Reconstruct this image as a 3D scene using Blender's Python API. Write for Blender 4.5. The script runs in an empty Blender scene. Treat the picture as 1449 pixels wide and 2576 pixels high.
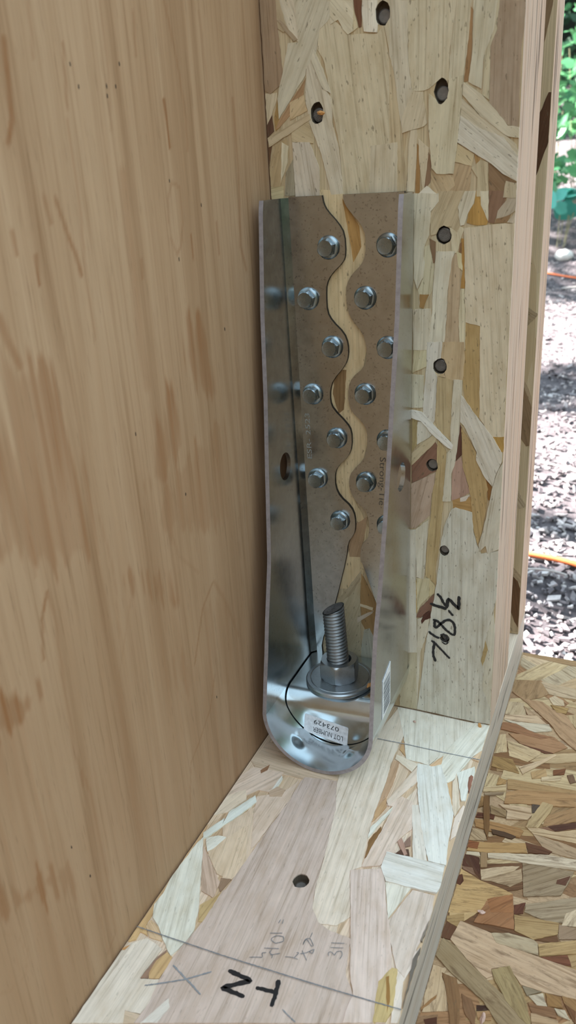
import bpy, bmesh, math, random
import numpy as np
from mathutils import Vector, Matrix

# ------------------------------------------------------------------ camera, sky, sun, exposure
SC = bpy.context.scene
COL = SC.collection
cam = bpy.data.cameras.new('camera'); cam.sensor_width = 36.0; cam.lens = 36.0*2035.09/2576.0
cam.clip_start = .01; cam.clip_end = 200
camo = bpy.data.objects.new('camera', cam); COL.objects.link(camo)
camo.location = (.2089, -.45926, .35298); camo.rotation_euler = (1.17339, .05601, .40476)
cam.dof.use_dof = True; cam.dof.focus_distance = .52; cam.dof.aperture_fstop = 14.0
SC.camera = camo
SC.view_settings.view_transform = 'Standard'; SC.view_settings.look = 'None'
SC.view_settings.gamma = 1.0; SC.view_settings.use_curve_mapping = False
SC.view_settings.exposure = 1.1

world = bpy.data.worlds.new('sky'); SC.world = world; world.use_nodes = True
wn = world.node_tree.nodes; wl = world.node_tree.links
bg = wn['Background']; bg.inputs[1].default_value = 1.0
tc = wn.new('ShaderNodeTexCoord'); sx = wn.new('ShaderNodeSeparateXYZ'); rp = wn.new('ShaderNodeValToRGB')
wl.new(tc.outputs['Generated'], sx.inputs[0]); wl.new(sx.outputs[2], rp.inputs[0]); wl.new(rp.outputs[0], bg.inputs[0])
rp.color_ramp.elements[0].position = 0.0; rp.color_ramp.elements[0].color = (.86, .90, .88, 1)
rp.color_ramp.elements[1].position = .75; rp.color_ramp.elements[1].color = (.80, 1.04, 1.22, 1)

sun = bpy.data.lights.new('sun', 'SUN'); sun.energy = 29.0; sun.angle = .012; sun.color = (1, .95, .9)
suno = bpy.data.objects.new('sun', sun); COL.objects.link(suno)
suno.rotation_euler = Vector((.75, -.04, -.66)).to_track_quat('-Z', 'Y').to_euler()

# light on each wooden face as it stands here: photographed colour / this = the wood's own colour
E_STUD = (.555, .565, .505); E_PLATE = (.77, .93, 1.0); E_FLOOR = (.80, .97, 1.08)

STUD_STRANDS=[
(2,"#7d6548",[10,4386,102,4375,106,4261,121,4050,110,3974,42,3934,10,3952]),
(2,"#8d7a58",[102,4375,124,4372,159,4237,140,4221,107,4243]),
(1,"#a3967a",[119,4373,212,4362,244,4223,223,4166,163,4218]),
(2,"#9f9478",[206,4363,432,4336,404,4255,344,4212,327,4132,304,4061,260,4037,255,4009,84,3805,82,3908,130,4058,160,4168,223,4166]),
(3,"#8a7658",[104,4280,127,4282,219,4180,195,4173]),
(1,"#8a6a44",[255,3995,239,3915,232,3891,157,3824,88,3764,60,3756,84,3800]),
(1,"#a08f6e",[10,3939,81,3938,79,3909,43,3828,10,3781]),
(1,"#4e3422",[10,3781,43,3828,50,3747,10,3718]),
(0,"#80622f",[82,3908,84,3805,88,3764,59,3746,55,3817]),
(4,"#9d8a67",[10,3706,10,3715,269,3820,276,3791,20,3668]),
(2,"#a3977c",[263,4041,287,4072,350,3958,398,3883,400,3767,435,3637,454,3403,380,3401,330,3613,267,3772,249,3895]),
(3,"#a1967a",[307,4125,359,4027,399,3906,349,3934,287,4072]),
(1,"#a29473",[407,4259,471,4208,508,4173,663,4161,695,4197,740,3947,766,3853,764,3375,451,3388,441,3637,402,3834,380,3988,361,4074,329,4123,344,4217]),
(4,"#b5ab93",[586,4318,665,4308,659,4240,666,4200,660,4165,589,4177,580,4253]),
(3,"#a89c7d",[410,4339,534,4324,530,4184,502,4173,476,4198,450,4246,406,4228]),
(1,"#5e3c24",[536,4324,581,4318,576,4201,562,4198,543,4266]),
(2,"#a3946f",[533,4298,557,4199,530,4184]),
(2,"#9c8f70",[665,4308,742,4299,767,4123,766,3899,695,4197,663,4200,659,4240]),
(3,"#a1947c",[158,3684,262,3678,315,3543,311,3394,163,3400]),
(2,"#9b8862",[152,3780,265,3791,285,3671,158,3684,153,3755]),
(1,"#8f7850",[10,3569,54,3671,126,3707,133,3625,67,3452,11,3454,10,3475]),
(2,"#a79b7b",[95,3688,133,3666,124,3579,75,3478]),
(1,"#7f7459",[109,3528,162,3603,160,3405,95,3408]),
(1,"#553a22",[10,3666,32,3672,10,3577]),
(2,"#a39678",[617,3636,765,3646,764,3395,607,3402]),
(1,"#a0885f",[155,3883,239,3915,258,3836,150,3795]),
(1,"#99895f",[10,3456,92,3461,88,3391,10,3394]),
(2,"#a0957a",[726,4301,818,4290,824,4029,845,3883,792,3692,781,3758,745,3992,724,4057]),
(1,"#a39778",[818,4290,1067,4261,1060,4136,1037,4061,1035,3921,1025,3895,974,3913,933,3885,908,3878,845,3883,824,4029]),
(2,"#a19678",[1067,4261,1139,4253,1130,4086,1110,3932,1107,3843,1035,3921,1042,4060]),
(1,"#7f5f38",[1135,4228,1150,4210,1148,4041,1135,3903,1113,3900,1125,4086]),
(2,"#a0977b",[1149,4251,1267,4237,1254,4115,1210,4009,1201,3862,1135,3899,1151,4041]),
(3,"#988c6c",[1267,4237,1274,4237,1268,4113,1238,4041,1242,3810,1207,3835,1214,4026,1254,4115]),
(1,"#86735a",[1272,4237,1397,4222,1397,4117,1388,4017,1392,3673,1335,3691,1243,3796,1238,4032]),
(5,"#a2977a",[1110,3901,1207,3835,1314,3719,1338,3686,1397,3674,1397,3625,1343,3636,1292,3671,1205,3736,1107,3843]),
(4,"#9f9376",[1105,3825,1205,3736,1322,3651,1384,3597,1397,3561,1397,3542,1244,3633,1099,3749]),
(5,"#a49c86",[1099,3749,1192,3687,1323,3633,1397,3538,1397,3423,1326,3461,1243,3527,1176,3568,1087,3625]),
(6,"#a39878",[934,3862,975,3831,1032,3831,1035,3921,1110,3932,1105,3825,1087,3625,1070,3474,981,3479,954,3509,935,3701]),
(3,"#a19374",[792,3767,845,3883,902,3874,925,3725,909,3712,862,3701,792,3687]),
(1,"#9c8a66",[724,4057,745,3992,781,3758,792,3682,819,3403,719,3397]),
(2,"#a29475",[838,3698,872,3700,868,3514,858,3396,816,3398,824,3613]),
(1,"#83602f",[873,3634,889,3609,890,3375,863,3376]),
(2,"#a29373",[878,3657,937,3606,927,3511,907,3384,889,3513]),
(1,"#71563a",[931,3592,953,3557,944,3437,907,3384]),
(2,"#9a8560",[948,3500,1065,3465,1077,3416,1015,3360,950,3372]),
(2,"#a08f68",[1088,3616,1176,3563,1163,3508,1074,3531]),
(1,"#937c58",[1074,3527,1163,3508,1157,3359,1020,3360]),
(2,"#a09270",[1163,3498,1208,3533,1248,3522,1255,3355,1193,3357,1195,3449]),
(1,"#8a6a38",[1176,3563,1207,3538,1207,3400,1198,3357,1199,3472]),
(1,"#6f5638",[1249,3517,1342,3446,1397,3416,1397,3349,1260,3355]),
(3,"#97896a",[1343,3427,1397,3413,1397,3344,1331,3347]),
(4,"#b0a78e",[874,3376,928,3423,982,3381,983,3336,869,3341]),
(4,"#a59a7e",[857,3388,992,3382,993,3342,950,3292,943,3169,917,3111,913,3057,922,3027,914,2950,878,2881,859,2942]),
(2,"#978562",[992,3394,1133,3388,1109,3342,1097,3295,1112,3214,1096,3182,1060,3211,1026,3212,987,3176,952,3169,946,3276]),
(3,"#a59b80",[1133,3388,1191,3386,1181,3323,1149,3269,1133,3217,1112,3214,1097,3311]),
(1,"#94702f",[1191,3386,1212,3385,1259,3233,1251,3214,1201,3213,1146,3229,1153,3277,1185,3327]),
(2,"#a49a7c",[1212,3385,1257,3383,1259,3233,1219,3314]),
(1,"#6e523a",[1257,3383,1347,3379,1342,3317,1303,3264,1289,3221,1259,3229]),
(2,"#8f8168",[1351,3378,1397,3376,1397,3279,1369,3261,1300,3244,1307,3283,1349,3332]),
(1,"#755a38",[1289,3221,1304,3244,1377,3265,1354,3225]),
(2,"#a0937a",[1397,3218,1358,3224,1393,3272,1397,3251]),
(3,"#a6987a",[1133,3201,1201,3207,1268,3215,1397,3219,1397,2741,1392,2509,1396,2050,1324,2045,1251,2156,1240,2594,1237,2682,1156,2703,1144,2983]),
(1,"#8c6628",[1118,3149,1135,3148,1147,3041,1147,2885,1123,2889,1131,2982]),
(2,"#a79a70",[1094,3083,1124,3070,1131,2982,1109,2999]),
(1,"#6a4a28",[1114,3124,1125,3132,1124,3074,1107,3079]),
(1,"#a59876",[1022,3204,1112,3214,1134,3197,1114,3140,1098,3075,1063,3075,1061,3174]),
(2,"#a69c82",[984,3085,1089,3083,1073,3046,1050,2876,1048,2741,1034,2543,941,2541,966,2767,969,2898,976,3018]),
(1,"#957f5e",[1073,3054,1098,3075,1118,2982,1121,2876,1117,2680,1125,2546,1029,2543,1049,2723,1054,2898]),
(2,"#a69a78",[1123,2885,1145,2885,1158,2725,1157,2547,1127,2546,1116,2724]),
(1,"#907645",[1156,2703,1237,2682,1255,2156,1219,2154,1165,2246,1147,2386,1156,2547]),
(1,"#9e9270",[917,3111,944,3119,972,3018,965,2876,916,2775,892,2784,883,2876,914,2950]),
(2,"#6b5034",[945,3153,979,3135,976,3026,967,3022]),
(2,"#7d5c2c",[892,2854,947,2854,916,2775,892,2784]),
(3,"#a3977c",[855,2770,957,2775,962,2740,946,2541,856,2538]),
(2,"#a29670",[861,2585,936,2587,942,2448,852,2402]),
(3,"#a59c88",[936,2587,1028,2589,1021,2497,975,2435,999,2389,989,2125,975,2094,916,2159,924,2324,937,2448]),
(2,"#a39b80",[847,2397,919,2391,921,2199,848,2190]),
(2,"#96825a",[1004,2385,1093,2379,1088,2170,1087,1998,1014,2062,989,2125]),
(2,"#9b845e",[1028,2589,1151,2592,1158,2502,1148,2372,1093,2370,1009,2390,1050,2443,1044,2489,1016,2497]),
(4,"#a3997f",[1097,2375,1148,2372,1146,2288,1141,2124,1138,2051,1114,1844,1096,1796,1098,1615,1046,1609,1057,1793,1065,1921,1097,1964,1086,2023,1088,2170]),
(6,"#b0a997",[848,2180,911,2169,970,2109,1102,1979,1098,1949,1074,1957,976,2035,907,2114,848,2130]),
(2,"#a69d86",[887,2108,912,2110,976,2035,957,2013,883,1962,878,2033]),
(2,"#8d7a4c",[851,2126,883,2118,881,1957,851,1914]),
(3,"#9c8a66",[849,1903,976,2030,1005,2017,991,1981,849,1826]),
(1,"#6b4a35",[849,1826,996,1986,1011,1952,1007,1865,1008,1804,850,1710]),
(2,"#917a62",[847,1705,994,1792,993,1656,976,1655,968,1504,871,1405,843,1401]),
(3,"#947d50",[1010,2002,1054,1950,1065,1921,1057,1793,1046,1609,1055,1663,1039,1447,1027,1280,1008,1137,1015,1022,978,1052,941,1081,959,1383,973,1505,981,1656,1004,1788,1006,1952]),
(6,"#a69d88",[1141,2287,1150,2278,1251,2141,1333,2045,1390,1947,1392,1898,1365,1826,1346,1738,1297,1790,1241,1895,1244,1945,1165,2102,1141,2124]),
(1,"#4d2f20",[1141,2105,1149,2086,1156,1918,1119,1875,1122,1941]),
(2,"#8d6f5a",[1114,1869,1156,1908,1168,1828,1210,1684,1158,1647,1100,1620,1101,1812]),
(3,"#917748",[1149,2091,1240,1945,1241,1895,1302,1780,1319,1715,1310,1689,1317,1639,1291,1425,1270,1341,1236,1471,1216,1664,1194,1754,1162,1848]),
(1,"#6f4a1c",[1302,1780,1341,1728,1331,1645,1321,1644]),
(2,"#93712f",[1329,2045,1397,2050,1397,1958,1378,1956]),
(5,"#a39a83",[1374,1847,1397,1891,1397,1329,1330,1289,1319,1342,1281,1293,1275,1347,1296,1425,1331,1640,1342,1718]),
(1,"#8f6d38",[1105,1626,1149,1641,1216,1654,1229,1556,1111,1569]),
(2,"#a89b86",[1153,1642,1211,1669,1188,1625,1154,1616]),
(4,"#a09a86",[1102,1562,1126,1576,1229,1556,1243,1418,1265,1340,1292,1283,1397,1319,1397,975,1365,789,1344,679,1348,662,1339,490,1338,287,1397,138,1397,18,1306,13,894,23,939,437,942,496,967,686,987,823,1015,1017,1029,1168,1041,1338,1064,1461]),
(3,"#a09880",[1344,671,1386,898,1397,788,1397,83,1385,118,1331,265,1331,479]),
(5,"#8a7446",[1344,671,1362,599,1333,470,1320,510]),
(5,"#a59c86",[819,1382,877,1395,885,793,892,486,820,472]),
(4,"#a59b82",[877,1400,958,1476,954,1382,936,1080,931,1050,884,1060]),
(3,"#a1946f",[884,1054,968,1062,969,933,912,858,890,794]),
(2,"#93793f",[878,1054,912,858,885,787]),
(3,"#9b8a60",[968,1067,1010,1004,1001,956,969,927]),
(3,"#6b4b38",[1001,950,992,824,960,818,918,763,885,757,906,827]),
(5,"#44261a",[918,738,934,790,981,828,982,774,945,749,923,715]),
(3,"#a1967c",[891,746,976,797,967,674,914,490,894,23,888,266,892,486]),
(3,"#978b6c",[823,472,895,526,888,266,894,23,769,23,770,251,823,262]),
(1,"#a8946a",[300,3429,443,3422,601,3161,498,2809,592,2625,508,2236,580,1986,466,1575,569,1362,505,912,333,885,295,1415,294,2714]),
(2,"#936f35",[446,3377,544,3226,553,3119,503,3033,483,3163]),
(2,"#6e5430",[372,2403,441,2406,418,2155,381,2127,348,2253]),
(2,"#8a6f4c",[404,1342,557,1445,510,1152,426,1141]),
(2,"#9a8b68",[313,776,507,1029,495,892,493,379,389,312,348,303,136,259,187,454]),
(1,"#86683a",[507,1029,619,796,655,544,576,507,499,646,493,839]),
(2,"#98947c",[518,595,558,613,634,429,630,133,480,262,495,458]),
(3,"#b2a27e",[492,796,585,780,580,757,492,774]),
(3,"#a3947a",[470,684,590,759,579,736,469,641]),
(3,"#8f7f5e",[344,814,508,1050,496,976,425,849,353,783])]
PLATE_STRANDS=[
(3,"#bdb3aa",[405,-893,393,-955,394,-1098,370,-1354,349,-1607,333,-1844,320,-1857,314,-2059,288,-2213,274,-2308,274,-2452,292,-2556,278,-2655,1165,-2316,1159,-2240,1167,-2177,1097,-2079,1056,-1893,951,-1888,872,-1861,813,-1793,781,-1678,746,-1437,684,-1092,606,-859,509,-872]),
(2,"#d2cdbf",[606,-813,528,-621,699,-391,759,-27,883,-9,879,-338,877,-592,898,-755,913,-1112,937,-1265,964,-1446,918,-1492,1015,-1772,966,-1846,875,-1867,815,-1800,781,-1678,746,-1437,684,-1092,616,-886]),
(1,"#c9bda6",[279,-1779,104,-1441,218,-1229,255,-1322,352,-1555,355,-1646,316,-1773]),
(4,"#dfe0dc",[100,-1434,88,-1325,178,-1145,209,-1194,167,-1306,104,-1441,58,-1550,42,-1563,22,-1527,85,-1379]),
(3,"#dcdad4",[250,-1089,261,-928,280,-953,276,-1080,258,-1106]),
(2,"#cfc4b4",[12,-1017,54,-914,262,-895,250,-1089,177,-1094,71,-1233,20,-1251,12,-1110]),
(2,"#cbbfae",[189,-1151,333,-1059,382,-928,394,-1098,364,-1356,342,-1550,249,-1324]),
(3,"#8a6a4c",[111,-927,146,-860,154,-912,127,-954]),
(3,"#b8a78f",[243,-1091,275,-1028,332,-1039,336,-1099,266,-1124]),
(1,"#c4b79f",[13,-862,44,-652,261,-636,419,-639,613,-835,411,-907,264,-916,72,-919]),
(3,"#dcd9cf",[36,-1551,102,-1681,205,-1900,251,-1996,297,-2128,289,-2205,260,-2295,217,-2266,116,-2173,54,-2135,20,-2061,26,-1985,12,-1886,12,-1855,17,-1758,23,-1632]),
(2,"#bfae9c",[68,-1610,230,-1765,280,-1810,293,-1915,214,-1896,152,-1793,101,-1680]),
(2,"#cdc0a6",[106,-1637,233,-1385,362,-1651,331,-1772,282,-1771,234,-1763]),
(3,"#dcdad2",[57,-1558,115,-1515,165,-1511,131,-1621,109,-1643]),
(2,"#8f7a62",[271,-1781,331,-1772,310,-1866,285,-1839]),
(1,"#b5a270",[301,-1900,321,-1856,325,-2060,290,-2073,249,-1979]),
(2,"#d3c9b4",[12,-1205,101,-1113,141,-1196,81,-1327,12,-1384]),
(2,"#b99f74",[12,-1456,12,-2177,33,-2169,19,-1842,32,-1545]),
(3,"#d5cfc3",[12,-2364,27,-2311,94,-2252,161,-2267,201,-2279,189,-2392,186,-2456,272,-2426,279,-2457,292,-2546,283,-2606,207,-2618,232,-2673,12,-2757]),
(2,"#bfa572",[192,-2397,204,-2336,228,-2281,269,-2298,280,-2326,270,-2423,224,-2438]),
(4,"#8b7360",[190,-2404,203,-2323,224,-2276,231,-2287,207,-2341,207,-2411,221,-2442,184,-2453]),
(2,"#c3a873",[12,-2168,15,-2149,23,-2066,38,-2090,50,-2193,92,-2239,41,-2231,45,-2277,20,-2300,12,-2299]),
(2,"#c9b48e",[50,-2193,55,-2148,117,-2174,177,-2241,101,-2242]),
(4,"#b88d50",[12,-2354,12,-2346,36,-2314,27,-2350]),
(4,"#d3d5d0",[307,-2644,368,-2494,395,-2530,378,-2617]),
(2,"#c3b7a0",[232,-2673,207,-2618,251,-2613,286,-2611,279,-2655]),
(3,"#d6d6cc",[753,-6,811,-6,1300,-15,1176,-365,1107,-527,1053,-518,959,-519,887,-318]),
(4,"#d9d8ce",[1298,-6,1306,-6,1396,-6,1396,-276,1354,-352,1283,-611,1257,-647,1215,-616,1114,-536]),
(3,"#cbb795",[1369,-326,1396,-239,1396,-390,1354,-380]),
(5,"#dadbd8",[1036,-535,1113,-530,1122,-538,1187,-515,1253,-650,1348,-891,1372,-1140,1393,-1282,1296,-1285,1254,-1192,1204,-1071,1130,-864,1059,-635]),
(4,"#d6d4cc",[1100,-904,1137,-890,1252,-1184,1290,-1287,1213,-1299]),
(4,"#d2c9ba",[948,-919,1044,-565,1084,-689,1022,-843,974,-959]),
(5,"#d6cdbc",[888,-498,927,-507,1045,-543,1025,-626,947,-577,893,-541]),
(3,"#cfc5b8",[959,-954,1025,-852,1099,-875,1151,-1090,1121,-1145,1092,-1225,1110,-1287,1057,-1405,964,-1447,973,-1320,991,-1148,998,-950]),
(1,"#b49a7a",[883,-556,925,-552,943,-760,941,-872,908,-1011,899,-755]),
(1,"#b99c70",[909,-991,938,-884,962,-963,947,-1025,919,-1110]),
(1,"#86683c",[977,-1125,998,-1172,968,-1363,962,-1382,943,-1245]),
(5,"#dcdad2",[923,-1163,998,-950,1002,-987,973,-1090,934,-1239]),
(4,"#a98c7c",[1099,-1205,1116,-1173,1177,-1279,1162,-1293]),
(3,"#8a7466",[1136,-1201,1158,-1140,1177,-1211,1151,-1230]),
(2,"#5a4436",[1112,-1294,1132,-1253,1172,-1239,1192,-1290]),
(7,"#d9dad8",[1064,-1302,1199,-1295,1389,-1290,1396,-1388,1396,-1451,1389,-1481,1251,-1493,1118,-1498,1066,-1417]),
(4,"#d3cbb8",[1285,-639,1291,-543,1347,-737,1372,-825,1359,-914,1334,-858]),
(2,"#c4a97c",[1253,-650,1278,-610,1334,-858,1306,-791]),
(4,"#dcdcd6",[1291,-543,1381,-446,1396,-496,1396,-584,1388,-683,1391,-761,1367,-769]),
(6,"#8d6350",[1369,-557,1378,-533,1394,-543,1396,-569,1396,-689,1379,-636]),
(3,"#d2cbbf",[1361,-923,1387,-801,1396,-811,1396,-1055,1375,-1097,1364,-995]),
(4,"#c9ae86",[1113,-530,1176,-408,1182,-495,1129,-535]),
(2,"#bd9f70",[893,-439,886,-335,944,-489,912,-455]),
(5,"#cbc2ba",[918,-1492,1083,-1420,1173,-1667,1232,-1795,1288,-1962,1344,-2247,1165,-2316,1159,-2240,1167,-2177,1115,-2072,1056,-1893]),
(2,"#d8d6cb",[1116,-1501,1256,-1488,1197,-1719]),
(3,"#c6c0b6",[1197,-1745,1267,-1503,1383,-1497,1396,-1617,1396,-1680,1376,-1829,1363,-2005,1313,-1971]),
(2,"#cfccc2",[1313,-1971,1392,-1815,1396,-1866,1396,-1890,1363,-2028,1396,-2190,1396,-2202,1394,-2228,1365,-2239]),
(6,"#b9aa72",[1291,-2267,1255,-2069,1295,-1978,1321,-1976,1359,-2173,1343,-2248]),
(7,"#9a7838",[1282,-2036,1294,-2024,1335,-2147,1337,-2203]),
(6,"#7c786e",[1396,-1658,1396,-1676,1393,-1790,1382,-1786,1388,-1717]),
(7,"#6a675f",[1394,-1822,1396,-1851,1396,-2151,1388,-2026,1375,-1901])]
FLOOR_STRANDS=[
(5,"#a5997c",[1652,-1282,1740,-1249,1878,-1247,1899,-1263,1908,-1332,1813,-1336,1688,-1334]),
(4,"#b09a7c",[1453,-1398,1478,-1262,1652,-1282,1813,-1336,2103,-1351,2118,-1520,1959,-1538,1849,-1536,1773,-1453,1691,-1499,1705,-1539,1678,-1564,1559,-1487,1494,-1432]),
(6,"#8d7d5c",[1402,-1523,1402,-1514,1414,-1405,1494,-1432,1568,-1499,1657,-1557,1777,-1629,1902,-1693,1933,-1748,1788,-1804,1690,-1697,1490,-1590]),
(7,"#94855a",[1693,-1506,1779,-1450,1852,-1557,1893,-1634,1930,-1749,1870,-1719,1786,-1647,1722,-1562]),
(5,"#7b5d38",[1455,-1611,1535,-1618,1573,-1706,1603,-1874,1564,-1889,1492,-1686]),
(4,"#77593a",[1576,-1691,1630,-1706,1668,-1775,1671,-1849,1609,-1784]),
(1,"#3a2416",[1658,-1724,1716,-1702,1726,-1726,1664,-1756]),
(3,"#b4a07e",[1402,-1582,1475,-1581,1460,-1632,1494,-1693,1514,-1750,1533,-1806,1414,-1859,1402,-1751]),
(4,"#8d6a3c",[1402,-1838,1402,-1835,1461,-1742,1460,-1764,1406,-1855]),
(2,"#8f7250",[1402,-1883,1491,-1843,1496,-1915,1402,-1952]),
(3,"#4c2c18",[1429,-1894,1489,-1858,1501,-1907,1449,-1924]),
(3,"#b39b6a",[1402,-1158,1402,-1121,1609,-1044,1584,-1135,1508,-1242,1497,-1255,1413,-1251]),
(4,"#8f663e",[1588,-1079,1728,-1000,1765,-1215,1669,-1225,1550,-1244]),
(4,"#9e8758",[1750,-1117,1989,-1088,1991,-1163,1871,-1245,1769,-1221]),
(4,"#93866c",[1801,-1027,2060,-877,2076,-1047,2020,-1077,1918,-1098,1802,-1080]),
(2,"#5a3420",[1739,-1050,1798,-1010,1796,-1091,1749,-1113]),
(2,"#5d3d24",[1402,-1367,1403,-1358,1407,-1288,1482,-1312,1453,-1398,1402,-1401]),
(3,"#9a8150",[1402,-1265,1402,-1255,1487,-1206,1496,-1247,1482,-1312,1407,-1288]),
(5,"#a8905e",[1899,-1263,2087,-1168,2094,-1254,1915,-1337]),
(3,"#70442a",[1922,-1338,2053,-1277,2078,-1337,2011,-1347]),
(3,"#8f7c64",[1990,-1097,2079,-1088,2086,-1161,2000,-1193]),
(4,"#b5a88c",[2020,-1008,2068,-963,2079,-1080,2003,-1100]),
(5,"#b5ae98",[1892,-1585,1960,-1545,1989,-1611,1940,-1623]),
(5,"#847b64",[1856,-1541,1953,-1540,1887,-1587]),
(5,"#8a6a38",[1971,-1540,2043,-1535,2061,-1591,1992,-1610]),
(4,"#80603f",[1898,-1625,2021,-1606,2038,-1654,1930,-1682]),
(5,"#b3ac96",[2021,-1606,2073,-1600,2101,-1644,2042,-1639]),
(4,"#6a4826",[2064,-1562,2124,-1587,2130,-1659,2098,-1618]),
(4,"#a68f6c",[1917,-1673,2045,-1665,2054,-1695,1932,-1742]),
(4,"#8a6b3e",[2048,-1526,2118,-1520,2124,-1587,2064,-1562]),
(3,"#9b7b50",[1666,-1762,1739,-1728,1742,-1781,1679,-1798]),
(5,"#b8a780",[1402,-185,1402,-153,1540,-95,1547,-141,1405,-201]),
(4,"#8c7b60",[1413,-208,1537,-154,1535,-184,1424,-233]),
(4,"#9c7c4e",[1549,-150,1636,-100,1983,-15,1994,-141,1850,-184,1660,-224,1555,-262]),
(8,"#6b4d24",[1418,-235,1455,-232,1498,-482,1507,-615,1474,-534,1437,-369]),
(4,"#8b6a38",[1402,-349,1402,-245,1420,-244,1432,-325,1403,-354]),
(5,"#86714c",[1470,-311,1577,-323,1585,-388,1490,-387]),
(2,"#5a3216",[1402,-443,1405,-399,1513,-378,1514,-423,1402,-445]),
(5,"#b09c7c",[1521,-284,1676,-251,1725,-247,1737,-316,1716,-363,1590,-400,1584,-326]),
(6,"#a8956a",[1787,-169,1855,-173,1845,-250,1788,-411,1714,-430,1740,-315]),
(3,"#4b4036",[1724,-201,1784,-189,1770,-268,1736,-289]),
(4,"#94713f",[1402,-487,1402,-465,1502,-454,1681,-450,1707,-466,1693,-531,1492,-536,1418,-528]),
(5,"#4a3520",[1513,-520,1597,-515,1670,-531,1651,-559,1532,-556]),
(3,"#a08c6a",[1402,-547,1458,-548,1487,-572,1509,-623,1402,-654]),
(5,"#a3844e",[1403,-662,1511,-639,1734,-566,1755,-640,1527,-723,1407,-743]),
(6,"#824f24",[1403,-662,1467,-655,1466,-713,1403,-720]),
(6,"#5b3a20",[1732,-559,1836,-562,1895,-581,1871,-614,1761,-638]),
(5,"#b5ab92",[1409,-750,1482,-732,1493,-760,1408,-775]),
(6,"#b9af98",[1530,-722,1647,-680,1713,-663,1871,-614,2035,-593,2042,-676,1909,-702,1734,-727,1700,-724,1539,-759]),
(7,"#8c7450",[1487,-730,1527,-723,1547,-834,1510,-848]),
(2,"#4c2c1a",[1402,-845,1402,-771,1489,-769,1526,-934,1485,-896,1404,-864]),
(3,"#7c604a",[1405,-871,1467,-864,1495,-915,1415,-891]),
(6,"#b09f80",[1513,-863,1642,-792,1728,-761,1701,-809,1533,-939]),
(4,"#9f8c6c",[1533,-939,1740,-771,1759,-863,1698,-930,1587,-926]),
(4,"#8c7d62",[1739,-725,2033,-687,2014,-769,1978,-891,1781,-971]),
(5,"#5c3c28",[1946,-787,2016,-731,1997,-812,1944,-817]),
(5,"#b0945e",[1404,-895,1534,-946,1670,-962,1722,-979,1737,-1106,1402,-1231,1402,-1164,1405,-1132,1404,-1024]),
(6,"#553018",[1402,-994,1402,-947,1419,-935,1437,-982,1425,-1019,1405,-1016]),
(6,"#8f6236",[1590,-1064,1722,-979,1742,-1105,1627,-1147]),
(5,"#b09c78",[1720,-428,1794,-409,1893,-408,2013,-347,2023,-461,1973,-463,1767,-471]),
(3,"#7a5a40",[1794,-409,1880,-344,2007,-280,2012,-339,1892,-400]),
(4,"#4a2c1c",[1842,-375,2007,-280,2011,-331,1892,-400]),
(4,"#94764c",[1820,-286,1994,-141,2006,-272,1814,-385]),
(4,"#9a8668",[1767,-471,1941,-483,2027,-501,2034,-586,1896,-589,1836,-562]),
(1,"#a59a7e",[1402,1597,1402,1601,1838,1608,1874,1199,1716,1170,1584,1225,1413,1334]),
(4,"#8f7650",[1403,1177,1597,1229,1683,1063,1626,996,1521,914,1409,1006]),
(5,"#a08460",[1409,1006,1523,903,1633,793,1741,677,1814,557,1943,432,1921,676,1835,829,1731,871,1646,945,1518,936]),
(5,"#b0a183",[1690,1006,1729,1055,1798,1008,1811,943,1730,928]),
(6,"#9a8048",[1712,921,1844,921,1833,845,1766,838]),
(4,"#b9a586",[1402,681,1402,691,1626,757,1717,669,1406,627]),
(5,"#b6b19c",[1406,627,1506,629,1729,673,1758,604,1641,548,1552,570]),
(5,"#8b6440",[1402,592,1497,604,1642,538,1775,533,1691,483,1402,507]),
(4,"#97744e",[1462,476,1781,535,1884,451,1796,352,1568,380]),
(5,"#5f3820",[1568,380,1796,352,1752,327,1709,341]),
(4,"#b3a27c",[1402,436,1446,460,1490,264,1402,215]),
(4,"#b5a37c",[1470,386,1543,382,1709,341,1713,313,1640,202,1508,222]),
(4,"#8f7440",[1402,179,1402,185,1537,194,1603,59,1410,74]),
(6,"#b6a484",[1588,127,1722,240,1808,346,1821,332,1626,58]),
(4,"#ac9a74",[1713,313,1946,404,1954,312,1819,246,1652,206]),
(5,"#a98f60",[1677,104,1765,171,1786,88,1692,37]),
(5,"#6e4420",[1816,171,1896,217,1891,152,1822,119]),
(5,"#b9aa88",[1749,75,1877,129,1871,82,1754,32]),
(5,"#6a5038",[1908,149,1945,171,1973,101,1938,71]),
(5,"#b0a078",[1402,-5,1476,-4,1473,-120,1402,-146]),
(6,"#b6a680",[1402,-153,1534,-81,1541,-122,1402,-197]),
(4,"#9a7c48",[1479,-21,1533,-37,1533,-73,1475,-102]),
(4,"#9b8052",[1536,-19,1680,-3,1980,17,1984,-24,1552,-118]),
(6,"#a48e6e",[1519,844,1632,759,1566,736]),
(3,"#a8987a",[1599,1217,1874,1199,1887,1061,1793,1053,1683,1063]),
(2,"#ab9c7c",[1402,870,1518,890,1554,732,1402,702]),
(3,"#a9976f",[1835,829,1904,864,1920,687])]
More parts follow.
